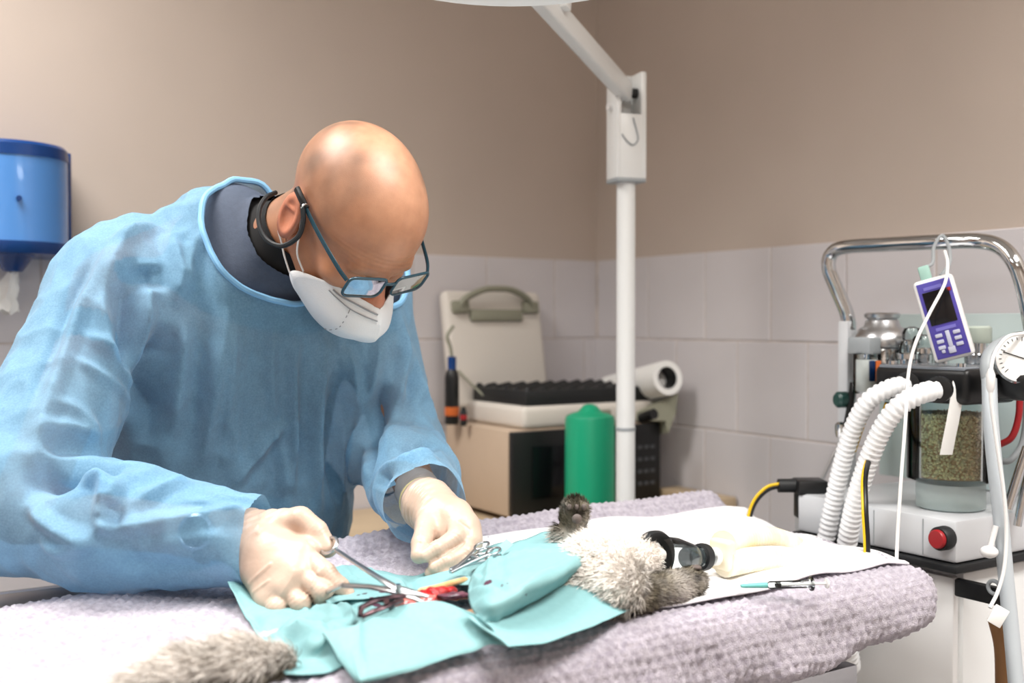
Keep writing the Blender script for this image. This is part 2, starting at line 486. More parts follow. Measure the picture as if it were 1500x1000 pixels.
G().box(lc+lx[2]*(hz-.042)-lx[1]*.0, (.15, .016, .03), lx, .006).obj('handle_recess', M_caseh, ld)
G().tube(crom([lc+lx[0]*(-.12)+lx[2]*.09-lx[1]*.002, lc+lx[0]*(-.10)+lx[2]*.05-lx[1]*.03, lc+lx[0]*(-.09)-lx[1]*.06+ZV*.02], 5), .003, 8).obj('lid_stay', M_caseh, ld)

# green bottle
gp = P(864, 650, 2.24); gt, gn = gp.dot(TV), gp.dot(NV)
gb = thing('green_bottle', W(gt, gn, CT), 'green plastic cylinder bottle in front of the beige oven', 'bottle')
gh = P(864, 608, 2.24).z-CT
G().lathe(W(gt, gn, CT), ZV, [(.046, 0), (.051, .006), (.052, .02), (.0515, gh-.008), (.049, gh-.001), (.046, gh)], 32).obj('body', M_green, gb)
G().lathe(W(gt, gn, CT+gh), ZV, [(.046, -.001), (.040, .003), (.026, .007), (.020, .013), (.014, .020), (.006, .023)], 24).obj('cap', M_green, gb)

# paper roll in a dark holder, right of the pole
r0 = P(925, 566, 2.62); r1 = P(978, 553, 2.48)
pr = thing('paper_roll', (r0+r1)/2-ZV*.04, 'white paper roll lying on the grey holder right of the lamp pole', 'roll')
dv = (r1-r0).normalized()
G().lathe(r0-dv*.10, dv, [(.024, 0), (.040, 0), (.040, (r1-r0).length+.1), (.026, (r1-r0).length+.1), (.024, (r1-r0).length+.06)], 28).obj('paper', M_paper, pr)
G().lathe(r0-dv*.10, dv, [(.0235, .002), (.0255, .002), (.0255, (r1-r0).length+.099), (.0235, (r1-r0).length+.099), (.021, (r1-r0).length+.05), (.0, (r1-r0).length+.05)], 24).obj('core', M_black, pr)
hd = thing('roll_holder', W(r1.dot(TV), r1.dot(NV), CT), 'grey angled cradle under the white paper roll by the tiled wall', 'holder')
def quadprism(pts, th, d):
    a = [Vector(p) for p in pts]; b = [p+d*th for p in a]; n = len(a)
    return G().add(a+b, [tuple(range(n)), tuple(reversed(range(n, 2*n)))]+[(i, (i+1) % n, n+(i+1) % n, n+i) for i in range(n)])
quadprism([P(930, 604, 2.50), P(994, 576, 2.50), P(990, 605, 2.50), P(979, 634, 2.50), P(975, 616, 2.50), P(930, 616, 2.50)], .10, dv*-1).obj('cradle', M_caseh, hd)
for k in (0, 1):
    G().box(W(1.685, 2.0+.12*k, (CT+.968)/2), (.02, .02, .968-CT)).obj('leg', M_black, hd)
G().cyl(P(940, 612, 2.44), P(958, 606, 2.40), .012, n=14).obj('knob', M_black, hd)

# a low tan board lying on the counter at its right end
tag(G().box(W(1.69, 1.86, CT+.020), (.066, .20, .04), bev=.004).obj('wooden_board', M_tan), 'low tan wooden board on the counter by the side wall', 'board')

# bottles left of the case
b0 = P(662, 613, 2.47); bt, bn = b0.dot(TV), b0.dot(NV)
BZ = OTOP
sb = thing('spray_bottle', W(bt, bn, BZ), 'black bottle with blue cap and thin nozzle left of the white case', 'bottle')
zt = P(663, 540, 2.47).z-BZ
G().lathe(W(bt, bn, BZ), ZV, [(.015, 0), (.0165, .004), (.0165, zt-.02), (.013, zt-.006), (.009, zt)], 20).obj('body', M_black, sb)
G().cyl(W(bt, bn, BZ+zt-.002), W(bt, bn, BZ+zt+.028), .010, n=14).obj('cap', M_bluedk, sb)
G().tube(crom([W(bt, bn, BZ+zt+.026), W(bt-.004, bn, BZ+zt+.05), W(bt-.012, bn, BZ+zt+.075), W(bt+.004, bn, BZ+zt+.098)], 5), .004, 8).obj('nozzle', M_caseh, sb)
G().lathe(W(bt, bn, BZ+.02), ZV, [(.0166, 0), (.0169, .002), (.0169, .018), (.0166, .02)], 20, cap=False).obj('label_band', M_orange, sb)
b1 = P(679, 614, 2.43)
vb = thing('vial', V(b1.x, b1.y, BZ), 'small red-banded vial between the spray bottle and the white case', 'vial')
zt = .028
G().lathe(V(b1.x, b1.y, BZ), ZV, [(.007, 0), (.008, .003), (.008, zt), (.005, zt+.008), (.005, zt+.014)], 14).obj('body', M_rubber, vb)
G().lathe(V(b1.x, b1.y, BZ+zt*.5), ZV, [(.0081, 0), (.0084, .001), (.0084, .010), (.0081, .011)], 14, cap=False).obj('label_band', M_red, vb)

# ================================================================== LAMP STAND
PY = 2.10
pb = P(917, 262, PY); px0 = V(pb.x, pb.y, 0)
lampst = thing('operating_lamp', px0, 'white floor-standing operating lamp with slanted arm over the table', 'lamp')
G().lathe(px0, ZV, [(.0185, .06), (.0185, .5), (.0185, 1.02)], 24).obj('lower_pole', M_white, lampst)
G().lathe(px0, ZV, [(.0195, 1.02), (.0195, 1.026)], 24).obj('pole_seam', M_grey, lampst)
G().lathe(px0, ZV, [(.0183, 1.026), (.0183, P(917, 200, PY).z)], 24).obj('upper_pole', M_white, lampst)
for k in range(5):
    a = math.pi*k/4; d = TV*math.cos(a)-NV*math.sin(a)
    lg = G().box(px0+d*.12+ZV*.06, (.24, .035, .025), (d, ZV.cross(d), ZV), .006).obj('leg', M_white, lampst)
    G().cyl(px0+d*.235+ZV.cross(d)*-.012+ZV*.025, px0+d*.235+ZV.cross(d)*.012+ZV*.025, .025, n=18).obj('caster', M_rubber, lg)
# bracket: a U channel open to the lower left, cheeks and back
bz0, bz1 = P(917, 263, PY).z, P(917, 107, PY).z; bh = bz1-bz0; bc = px0+ZV*(bz0+bh/2)
X, Y_, = Vector((1, 0, 0)), Vector((0, 1, 0))
bx = (Vector((.94, .34, 0)), Vector((-.34, .94, 0)), ZV)
br = G().box(bc+bx[0]*.026, (.012, .05, bh), bx, .003).obj('bracket_cheek', M_white, lampst)
G().box(bc-bx[0]*.026-ZV*.012, (.010, .05, bh-.024), bx, .003).obj('bracket_cheek', M_white, lampst)
G().box(bc+bx[1]*.021, (.05, .008, bh), bx, .003).obj('bracket_back', M_white, lampst)
cov = G()
cov.box(bc-bx[1]*.021-ZV*bh*.20, (.05, .008, bh*.60), bx, .002)
cov.obj('bracket_cover', M_white, lampst)
G().box(bc-ZV*(bh/2+.003), (.062, .052, .008), bx, .002).obj('bracket_collar', M_grey, lampst)
G().tube(crom([bc-bx[1]*.027+bx[0]*a+ZV*b for a, b in ((-.022, -.02), (-.012, -.032), (.0, -.040), (.010, -.034), (.012, -.022), (.002, .012))], 6), .0015, 6).obj('cable', M_grey, lampst)
G().cyl(bc-bx[0]*.031+ZV*.035, bc-bx[0]*.040+ZV*.035, .006, n=12).obj('screw', M_whitep, lampst)
G().cyl(bc+bx[0]*.031+ZV*.035, bc+bx[0]*.038+ZV*.035, .006, n=12).obj('screw', M_black, lampst)
piv = P(918, 136, PY-.004)
G().cyl(piv-bx[0]*.024, piv+bx[0]*.024, .010, n=16).obj('pivot', M_black, lampst)
armt = P(796, 0, 1.76); adir = (armt-piv).normalized(); arml = (armt-piv).length
arme = piv+adir*(arml+.22)
side = adir.cross(ZV).normalized()
G().box((piv+arme)/2, ((arme-piv).length, .026, .040), (adir, side, side.cross(adir)), .006, 3).obj('arm', M_white, lampst)
G().box(P(822, 6, 1.80), (.02, .03, .02), (adir, side, side.cross(adir)), .002).obj('arm_lug', M_white, lampst)
G().tube([arme, LAMP_C+V(.0, .10, .19), LAMP_C+ZV*.06], .014, 14).obj('yoke', M_white, lampst)
G().lathe(LAMP_C, ZV, [(.135, .012), (.185, .002), (.195, -.008), (.197, .0), (.190, .02), (.15, .05), (.08, .075), (.02, .085)], 48).obj('lamp_head', M_white, lampst)
M_lampface = mat('lit_lamp_glass', (245, 252, 255), .3, emit=(245, 252, 255), estr=2.0)
G().lathe(LAMP_C, ZV, [(.002, -.004), (.134, -.004), (.136, .010), (.002, .010)], 40).obj('lamp_glass', M_lampface, lampst)

# ================================================================== TOWEL DISPENSER
dn = N_WALL-.008
dpr = onN(95, 300, dn-.10)
dR = .108; dt = dpr.dot(TV)-dR+.004
dz1, dz0 = P(40, 214, 2.0).z, P(40, 374, 2.0).z
disp = thing('towel_dispenser', W(dt, dn-.1, dz0), 'blue centre-feed paper towel dispenser on the tiled back wall', 'dispenser')
def dprof(z, s=1.0, dep=.205, cut=0):
    pts = []
    r = dR*s
    for k in range(25):
        a = math.pi*k/24
        pts.append(W(dt+r*math.cos(a), dn-.105-(.100*s)*math.sin(a), z))
    return [W(dt+r, dn-cut, z)]+pts+[W(dt-r, dn-cut, z)]
def dshell(zs, name, m, parent):
    g = G(); A = [dprof(z, s) for z, s in zs]; w = len(A[0])
    n0 = 0
    g.grid(A); g.f += [tuple(range(w)), tuple(range((len(A)-1)*w, len(A)*w))]
    return g.obj(name, m, parent, 35)
dshell([(dz0+.022, 1.0), (dz1-.026, .995), ], 'cover', M_blue, disp)
dshell([(dz1-.026, 1.012), (dz1-.006, 1.0), (dz1, .95)], 'lid', M_bluedk, disp)
dshell([(dz0, .985), (dz0+.004, 1.012), (dz0+.022, 1.012)], 'base_band', M_bluedk, disp)
G().box(W(dt+dR+.001, dn-.055, (dz0+dz1)/2), (.012, .105, dz1-dz0-.006), bev=.003).obj('back_frame', M_bluedk, disp)
G().lathe(W(dt+.01, dn-.12, dz0), ZV, [(.016, -.030), (.022, -.022), (.034, -.004), (.045, .002)], 24).obj('outlet', M_bluedk, disp)
G().cyl(onN(28, 290, dn-.204), onN(28, 290, dn-.212), .005, n=12).obj('lock', M_bluedk, disp)
M_pap = M_paper
gg = G(); rows = []
for i in range(14):
    z = dz0-.03-.075*i/13; wv = .007+.016*i/13
    rows.append([W(dt+.01-.02*(i/13)+wv*math.cos(2*math.pi*k/16)*(1+.35*math.sin(3*k+i*.6)), dn-.12+wv*.6*math.sin(2*math.pi*k/16)*(1+.3*math.sin(2*k-i*.5)), z+.006*math.sin(k*1.7)) for k in range(17)])
gg.grid(rows).obj('paper_tail', M_pap, disp)
#@@TABLE

# ================================================================== TABLE AND TOWEL
ZT = .905                                            # top of the towel
tb = thing('operating_table', W(.5, 1.2, 0), 'steel veterinary operating table under the grey waffle towel', 'table')
G().box(W(.42, 1.19, .79), (1.34, .58, .025), bev=.004).obj('table_top', M_steel, tb)
G().box(W(.42, 1.476, .848), (1.34, .016, .09), bev=.003).obj('edge_rail', M_steel, tb)
G().box(W(.42, 1.436, .868), (1.34, .050, .018), bev=.003).obj('rubber_strip', M_rubber, tb)
G().box(W(.42, 1.404, .874), (1.34, .008, .012), bev=.002).obj('trim_strip', M_steel, tb)
G().box(W(.42, 1.18, .832), (1.30, .44, .058), bev=.006).obj('mattress', M_rubber, tb)
G().tube([W(-.25, 1.498, .85), W(1.05, 1.498, .85)], .007, 10).obj('side_rail', M_chrome, tb)
G().box(W(.5, 1.2, .42), (.16, .16, .72), bev=.01).obj('column', M_white, tb)
G().box(W(.5, 1.2, .035), (.62, .44, .05), bev=.012).obj('base', M_white, tb)
for a in (-.27, .27):
    for b in (-.18, .18):
        G().cyl(W(.5+a, 1.2+b, 0), W(.5+a, 1.2+b, .016), .025, n=14).obj('foot', M_rubber, tb)

Tn = np.array(TV, np.float32); Nn = np.array(NV, np.float32)
def rimz(t, n):
    """height of the towel's rolled far rim above the flat top"""
    return .028*np.exp(-((n-1.405)/.035)**2)*(1/(1+np.exp(-(t-.45)/.08)))+.010*np.exp(-((n-1.335)/.02)**2)*(1/(1+np.exp(-(t-.5)/.06)))
def towel_d(p):
    t = p@Tn; n = p@Nn; z = p[..., 2]
    t = t-.17*(n-.9)
    wav = .006*np.sin(t*26+z*40)+.004*np.sin(t*61-z*55+1.0)
    low = np.clip((.89-z)/.09, 0, 1)
    n2 = n+wav*low*np.where(n < 1.2, 1.0, -1.0)
    t2 = t+.010*np.sin(n*30+2)*low
    zz = z-rimz(t, n)-.002*np.sin(t*23+n*17)-.002*np.sin(n*41-t*11)
    hem = .805+.018*np.sin(t*5.0+1.2)+.008*np.sin(t*17)
    top, bot = ZT, hem
    # rounded slab
    far = 1.375+.090*np.clip((t-.22)/.25, 0, 1)+.008*np.sin(t*6)
    hn = (far-.886)/2; cn = (far+.886)/2
    q = np.stack([np.abs(t2-.54)-(.71-.034), np.abs(n2-cn)-(hn-.034), np.abs(zz-(top+bot)/2)-((top-bot)/2-.034)], -1)
    return np.linalg.norm(np.maximum(q, 0), axis=-1)+np.minimum(q.max(-1), 0)-.034
def tn_nets(fn, lo, hi, h):
    """like nets(), on a grid turned with the table"""
    R = np.stack([Tn, Nn, np.array([0, 0, 1], np.float32)])
    v, f = nets(lambda q: fn(q@R), lo, hi, h)
    return (v@R).astype(np.float32), f
tv, tf = tn_nets(towel_d, (.02, .84, .75), (1.50, 1.54, 1.0), .0036)
tn_ = fnormals(tv, tf)
tt = tv@Tn; nn = tv@Nn
vcoord = np.where(nn < 1.2, nn-np.maximum(0, ZT-tv[:, 2]), nn+np.maximum(0, ZT-tv[:, 2]))
ucoord = tt+np.where(tt > 1.24, np.maximum(0, ZT-tv[:, 2]), 0)
cell = .0135
a_ = 2*np.pi*ucoord/cell; b_ = 2*np.pi*vcoord/(cell*.88)
waf = np.cos(a_)*np.cos(b_*.5)+.5*np.cos(b_)
tv = tv+tn_*(.0016*waf+.0010*vnoise(tv, 500, 3)+.0006*vnoise(tv, 1100, 4))[:, None].astype(np.float32)
M_towel = mat('grey_terry_towel', (162, 155, 168), .95, rgb2=(192, 186, 197), scale=140, bump=.5, bscale=700, sheen=.3, spec=.1)
towel = npobj('waffle_towel', tv, tf, M_towel)
tag(towel, 'lilac grey waffle-weave towel draped over the operating table', 'towel')
g = G()
for k in range(60):
    t = .28+.0195*k; z = .845+.018*math.sin(t*5+1.2)
def topz(t, n): return ZT+float(rimz(np.float32(t-.17*(n-.9)), np.float32(n)))+.002*math.sin((t-.17*(n-.9))*23+n*17)+.002*math.sin(n*41-(t-.17*(n-.9))*11)

# white absorbent pad
M_pad = mat('white_absorbent_pad', (240, 240, 242), .85, bump=.15, bscale=90)
rows = []
for i in range(41):
    v = i/40; r = []
    for j in range(61):
        u = j/60
        n = .928+.425*v+.010*math.sin(u*9)*(1-v); t = .66+.57*u+.10*v+.012*math.sin(v*7)
        z = topz(t, n)+.0035+.0015*math.sin(t*37+n*19)+.0015*math.sin(n*60-t*23)
        if v < .03: z += .003*(1+math.sin(u*22))
        if u > .93: z -= (u-.93)*.10
        r.append(W(t, n, z))
    rows.append(r)
pad = G().grid(rows).obj('absorbent_pad', M_pad)
md = pad.modifiers.new('solid', 'SOLIDIFY'); md.thickness = .003; md.offset = 0
tag(pad, 'white absorbent pad spread on the towel beneath the cat', 'pad')

# ================================================================== CAT
M_cat = bpy.data.materials.new('cat_fur'); M_cat.use_nodes = True
b = BS(M_cat); at = N_(M_cat, 'ShaderNodeAttribute', attribute_name='col'); L_(M_cat, at.outputs['Color'], b.inputs['Base Color'])
b.inputs['Roughness'].default_value = .75; b.inputs['Specular IOR Level'].default_value = .2
pawU = [W(.775, 1.045, .95), P(834, 783, 1.29), P(841, 758, 1.29), P(844, 744, 1.285)]
pawN = [W(.745, .935, .938), onz(935, 872, .925), onz(985, 862, .922), onz(1012, 853, .921)]
hindN = [W(.36, .955, .914), onz(350, 975, .920), onz(275, 988, .918), onz(200, 1012, .916)]
def cat_d(p):
    d = d_cap(p, W(.75, .985, .934), W(.68, .985, .920), .038, .018)
    d = smin(d, d_cap(p, W(.68, .985, .918), W(.40, .975, .912), .012, .009), .02)
    d = smin(d, d_cap(p, W(.75, .985, .943), W(.785, .993, .944), .042, .034), .03)
    d = smin(d, d_ell(p, W(.800, .996, .941), (.036, .034, .032), (TV, NV, ZV)), .02)
    d = smin(d, d_cap(p, W(.815, .998, .946), W(.848, 1.0, .952), .020, .012), .015)
    d = smin(d, d_cap(p, pawU[0], pawU[1], .026, .0155), .02)
    d = smin(d, d_cap(p, pawU[1], pawU[2], .0145, .0145), .008)
    d = smin(d, d_ell(p, (pawU[2]+pawU[3])/2, (.0155, .014, .02)), .008)
    for k in (-1, 0, 1): d = smin(d, d_cap(p, pawU[3]+V(.008*k, -.004, -.004), pawU[3]+V(.009*k, -.004, .006-.003*abs(k)), .006), .004)
    d = smin(d, d_cap(p, pawN[0], pawN[1], .028, .020), .02)
    d = smin(d, d_cap(p, pawN[1], pawN[2], .0185, .0185), .008)
    d = smin(d, d_cap(p, pawN[2], pawN[3], .020, .018), .008)
    for k in (-1, 0, 1): d = smin(d, d_cap(p, pawN[3]+V(.0, .008*k, .003), pawN[3]+V(.010, .010*k, .003), .0075), .004)
    for i in range(3): d = smin(d, d_cap(p, hindN[i], hindN[i+1], (.012, .019, .017)[i], (.019, .017, .013)[i]), .02)
    return smax(d, (ZT+.003)-p[..., 2], .01)
cv, cf = tn_nets(cat_d, (.14, .86, .89), (1.02, 1.14, 1.06), .0032)
cn__ = fnormals(cv, cf)
def cat_col(p):
    t = p@Tn; n = p@Nn; q = p.astype(np.float32)
    white = np.array(lin(246, 240, 234)[:3]); grey = np.array(lin(88, 82, 70)[:3]); dark = np.array(lin(34, 31, 26)[:3]); lt = np.array(lin(208, 202, 196)[:3])
    c = np.tile(white, (len(p), 1))
    w = 1/(1+np.exp(-(vnoise(q, 130, 5)-.55)/.15)); c = c*(1-.35*w[:, None])+lt*.35*w[:, None]
    dU = np.minimum(d_cap(q, pawU[1]-V(0, 0, -.012), pawU[3], .012), 9); dN = np.minimum(d_cap(q, pawN[0].lerp(pawN[1], .35), pawN[1], .020), d_cap(q, pawN[1], pawN[3], .016))
    stripe = .5+.5*vnoise(q, 240, 6)
    leg = np.clip(1.12-np.minimum(dU, dN)/.016, 0, 1)
    lc = np.array(lin(112, 105, 90)[:3])*(1-stripe[:, None])+np.array(lin(52, 47, 39)[:3])*stripe[:, None]
    c = c*(1-leg[:, None])+lc*leg[:, None]
    sk = np.clip((.70-t)/.02, 0, 1)[:, None]; c = c*(1-sk)+np.array(lin(222, 170, 130)[:3])*sk
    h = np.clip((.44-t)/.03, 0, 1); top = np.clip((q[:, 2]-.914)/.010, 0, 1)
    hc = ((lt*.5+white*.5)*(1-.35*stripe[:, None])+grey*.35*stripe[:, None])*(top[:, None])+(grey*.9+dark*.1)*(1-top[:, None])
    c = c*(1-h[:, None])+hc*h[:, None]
    return np.clip(c, 0, 1)
cat = npobj('cat', cv, cf, M_cat)
tag(cat, 'grey and white tabby cat on its back beneath the teal drape', 'cat')
def set_col(o, c):
    a = o.data.color_attributes.new('col', 'FLOAT_COLOR', 'POINT')
    a.data.foreach_set('color', np.concatenate([c, np.ones((len(c), 1))], 1).astype(np.float32).ravel())
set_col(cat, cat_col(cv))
def fur(name, v, f, nrm, mask, n, lfn, flowfn, colfn, parent, m, w=.0005, seed=1, spread=.35):
    r = np.random.default_rng(seed)
    fi = np.where(mask[f].all(1))[0]
    pick = r.choice(fi, n); q = f[pick]; wt = r.dirichlet((1, 1, 1, 1), n).astype(np.float32)
    root = (v[q]*wt[..., None]).sum(1); nn_ = (nrm[q]*wt[..., None]).sum(1)
    L = lfn(root, r)[:, None].astype(np.float32)
    d = nn_*.55+flowfn(root)+r.normal(size=(n, 3))*spread; d /= np.linalg.norm(d, axis=1, keepdims=True)
    s = np.cross(d, r.normal(size=(n, 3))); s /= np.maximum(np.linalg.norm(s, axis=1, keepdims=True), 1e-6)
    d2 = d+flowfn(root)*.5+np.array([0, 0, -.25]); d2 /= np.linalg.norm(d2, axis=1, keepdims=True)
    p0 = root-nn_*.001; p1 = p0+d*L*.5; p2 = p1+d2*L*.5
    ww = (w*(.6+.8*r.random((n, 1))))
    V5 = np.stack([p0-s*ww, p0+s*ww, p1-s*ww*.8, p1+s*ww*.8, p2], 1).reshape(-1, 3)
    b0 = np.arange(n)[:, None]*5
    F = np.concatenate([b0+np.array([0, 1, 3]), b0+np.array([0, 3, 2]), b0+np.array([2, 3, 4])])
    o = npobj(name, V5, F, m, parent)
    c = colfn(root)*(.92+.3*r.random((n, 1)))
    set_col(o, np.clip(np.repeat(c, 5, 0), 0, 1)); o['kind'] = 'stuff'
    return o
ct0 = cv@Tn; cn0 = cv@Nn
cat_a = (ct0 > .69) & (ct0 < .842)
legm = np.minimum(d_cap(cv, pawU[0], pawU[3], .014), np.minimum(d_cap(cv, pawN[0].lerp(pawN[1], .7), pawN[1], .012), d_cap(cv, pawN[1], pawN[3], .018))) < .010
fl = lambda p: np.tile(np.array(TV*-.55, np.float32), (len(p), 1))
fur('fur', cv, cf, cn__, cat_a & ~legm, 16000, lambda p, r: .008+.010*r.random(len(p))*np.clip((.86-p@Tn)/.08, .3, 1), fl, cat_col, cat, M_cat, .00055, 2)
def flleg(p):
    a = np.tile(np.array((pawN[3]-pawN[0]).normalized()*.8, np.float32), (len(p), 1))
    u = np.tile(np.array((pawU[3]-pawU[0]).normalized()*.9, np.float32), (len(p), 1))
    return np.where((p@Nn > 1.03)[:, None], u, a)
fur('fur', cv, cf, cn__, legm, 9000, lambda p, r: .004+.005*r.random(len(p)), flleg, cat_col, cat, M_cat, .00045, 3, .25)
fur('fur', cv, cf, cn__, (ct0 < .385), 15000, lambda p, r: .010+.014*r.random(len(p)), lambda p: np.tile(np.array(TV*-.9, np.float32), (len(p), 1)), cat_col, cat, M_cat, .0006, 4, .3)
M_padpink = mat('grey_pink_paw_pad', (92, 82, 78), .6)
G().sphere(pawU[3]+V(0, -.016, -.010), (.006, .004, .006)).obj('paw_pad', M_padpink, cat)
for k in (-1, 0, 1): G().sphere(pawU[3]+V(.0085*k, -.0105, .003), (.0032, .003, .004), n=10, m=6).obj('toe_pad', M_padpink, cat)
G().sphere(pawN[3]+V(.006, -.004, .019), (.006, .006, .003)).obj('paw_pad', M_padpink, cat)

def onzw(px, py, z): return onz(px, py, z-.011)
# wound in the opening of the drape
M_flesh = mat('wet_red_tissue', (190, 22, 26), .18, rgb2=(120, 10, 16), scale=160, bump=.3, bscale=200, coat=.5)
M_pink = mat('wet_pink_tissue', (226, 130, 120), .25, rgb2=(196, 60, 60), scale=140, coat=.5)
M_iod = mat('iodine_stained_skin', (216, 172, 124), .5, rgb2=(200, 146, 96), scale=60)
wc = onzw(632, 872, .958)
wd_ = thing('incision', wc, 'open red incision on the belly in the drape opening', 'wound')
def blob(g, c, r, n=14, m=9, j=.12):
    k0 = len(g.v); g.sphere(c, r, (TV, NV, ZV), n, m)
    for i in range(k0, len(g.v)):
        x = Vector(g.v[i]); d = x-c; g.v[i] = tuple(c+d*(1+j*math.sin(x.x*400+x.y*310)+j*math.sin(x.z*520+x.y*270)))
g = G(); blob(g, onzw(638, 870, .956), (.022, .009, .007)); blob(g, onzw(622, 873, .956), (.014, .008, .007)); blob(g, onzw(655, 866, .957), (.012, .006, .006)); g.obj('red_tissue', M_flesh, wd_)
g = G(); blob(g, onzw(605, 880, .953), (.022, .010, .006)); blob(g, onzw(625, 880, .953), (.020, .009, .006)); g.obj('pink_tissue', M_pink, wd_)
G().tube(crom([onzw(612, 866, .954), onzw(640, 860, .956), onzw(664, 853, .957), onzw(684, 848, .955)], 6), [.0015]+[.0032]*17+[.0015], 12).obj('skin_edge', M_iod, wd_)
g = G(); blob(g, onzw(666, 873, .957), (.016, .009, .005), j=.22); 
g.obj('blood_clot', mat('dark_blood', (66, 32, 44), .25, rgb2=(110, 70, 84), scale=120), wd_)

# ================================================================== SURGICAL DRAPE
M_drape = bpy.data.materials.new('teal_surgical_drape'); M_drape.use_nodes = True
b = BS(M_drape); b.inputs['Roughness'].default_value = .55; b.inputs['Specular IOR Level'].default_value = .35
geo = N_(M_drape, 'ShaderNodeNewGeometry'); nz = N_(M_drape, 'ShaderNodeTexNoise'); nz.inputs['Scale'].default_value = 160; nz.inputs['Detail'].default_value = 3
L_(M_drape, geo.outputs['Position'], nz.inputs['Vector'])
nb = N_(M_drape, 'ShaderNodeTexNoise'); nb.inputs['Scale'].default_value = 420; L_(M_drape, geo.outputs['Position'], nb.inputs['Vector'])
mx = N_(M_drape, 'ShaderNodeMix', data_type='RGBA'); mx.inputs[6].default_value = lin(134, 182, 186); mx.inputs[7].default_value = lin(148, 194, 197)
L_(M_drape, nz.outputs['Fac'], mx.inputs[0])
cur = mx.outputs[2]
STAINS = [(712, 855, .975, .0065), (736, 858, .975, .0016), (744, 855, .976, .0012), (770, 870, .968, .0016), (888, 846, .95, .0014), (662, 873, .958, .008), (585, 880, .956, .012), (548, 886, .953, .009), (560, 868, .948, .004), (534, 870, .946, .003), (546, 862, .942, .0022), (525, 872, .945, .0025), (604, 872, .954, .010)]
STN = []; SHV, SHF = [], []
for (sx, sy, sz, srad) in STAINS:
    vm = N_(M_drape, 'ShaderNodeVectorMath', operation='DISTANCE'); STN.append(vm); vm.inputs[1].default_value = Matrix.Rotation(-math.atan2(TV.y, TV.x), 4, 'Z') @ onz(sx, sy, sz-.011)
    L_(M_drape, geo.outputs['Position'], vm.inputs[0])
    ad = N_(M_drape, 'ShaderNodeMath', operation='MULTIPLY_ADD'); ad.inputs[1].default_value = srad*1.8; L_(M_drape, nz.outputs['Fac'], ad.inputs[0]); L_(M_drape, vm.outputs['Value'], ad.inputs[2])
    lt_ = N_(M_drape, 'ShaderNodeMath', operation='LESS_THAN'); lt_.inputs[1].default_value = srad*1.9; L_(M_drape, ad.outputs[0], lt_.inputs[0])
    m2 = N_(M_drape, 'ShaderNodeMix', data_type='RGBA'); m2.inputs[7].default_value = lin(88, 52, 72)
    L_(M_drape, lt_.outputs[0], m2.inputs[0]); L_(M_drape, cur, m2.inputs[6]); cur = m2.outputs[2]
L_(M_drape, cur, b.inputs['Base Color'])
bp = N_(M_drape, 'ShaderNodeBump'); bp.inputs['Strength'].default_value = .15; bp.inputs['Distance'].default_value = .002
L_(M_drape, nb.outputs['Fac'], bp.inputs['Height']); L_(M_drape, bp.outputs['Normal'], b.inputs['Normal'])
tr = N_(M_drape, 'ShaderNodeBsdfTranslucent'); L_(M_drape, cur, tr.inputs['Color'])
ms = N_(M_drape, 'ShaderNodeMixShader'); ms.inputs[0].default_value = .22
L_(M_drape, b.outputs[0], ms.inputs[1]); L_(M_drape, tr.outputs[0], ms.inputs[2])
L_(M_drape, ms.outputs[0], M_drape.node_tree.nodes['Material Output'].inputs['Surface'])
drp = thing('surgical_drape', onz(640, 900, ZT), 'teal paper surgical drape folded around the incision over the cat', 'drape')
def sheet(name, rows, wr=.0012, seed=0, creases=(), su=10, sv=10, th=.0006, dz=.010):
    A = net([[P(*c) if c[2] > 1 else onz(c[0], c[1], max(.909, c[2]-dz)) for c in r] for r in rows], su, sv)
    h, w = len(A), len(A[0])
    arr = np.array([[tuple(x) for x in r] for r in A], np.float32)
    z = wr*vnoise(arr, 60, seed)+wr*.6*vnoise(arr, 150, seed+1)
    for (pl, amp, wid) in creases:
        q = [A3(onz(c[0], c[1], c[2]-dz)) for c in pl]
        dm = np.full(arr.shape[:2], 9.0, np.float32)
        for a_, b_ in zip(q, q[1:]):
            pp = arr.copy(); dm = np.minimum(dm, np.abs(d_cap(pp*np.array([1, 1, .3], np.float32), a_*np.array([1, 1, .3], np.float32), b_*np.array([1, 1, .3], np.float32), 0.0)))
        z = z+amp*np.exp(-(dm/wid)**2)
    arr[..., 2] += z
    gg_ = G().grid([[tuple(x) for x in r] for r in arr]); k0 = len(SHV); SHV.extend(gg_.v); SHF.extend([tuple(i+k0 for i in f) for f in gg_.f])
    o = gg_.obj(name, M_drape, drp, 60)
    md = o.modifiers.new('solid', 'SOLIDIFY'); md.thickness = th; md.offset = 1
    return o
sheet('back_panel', [
    [(440, 832, .912), (505, 826, .916), (560, 836, .920), (610, 842, .930), (660, 815, .938), (712, 803, .952), (748, 795, .962)],
    [(450, 850, .916), (515, 843, .924), (570, 848, .932), (620, 846, .936), (668, 832, .944), (705, 824, .956), (732, 815, .966)],
    [(465, 868, .926), (525, 862, .934), (580, 860, .942), (630, 854, .944), (672, 846, .950), (698, 842, .958), (716, 838, .966)],
    [(480, 884, .936), (530, 878, .944), (580, 870, .946), (630, 862, .948), (668, 856, .952), (688, 856, .955), (700, 858, .960)]],
    .0020, 11, [([(650, 822, .94), (700, 832, .955)], .005, .004), ([(660, 838, .945), (705, 845, .957)], -.005, .004), ([(500, 832, .918), (530, 866, .935)], .004, .005), ([(540, 838, .924), (590, 858, .940)], .006, .006), ([(600, 846, .93), (600, 862, .945)], -.006, .006), ([(470, 850, .92), (540, 852, .93)], .004, .007)])
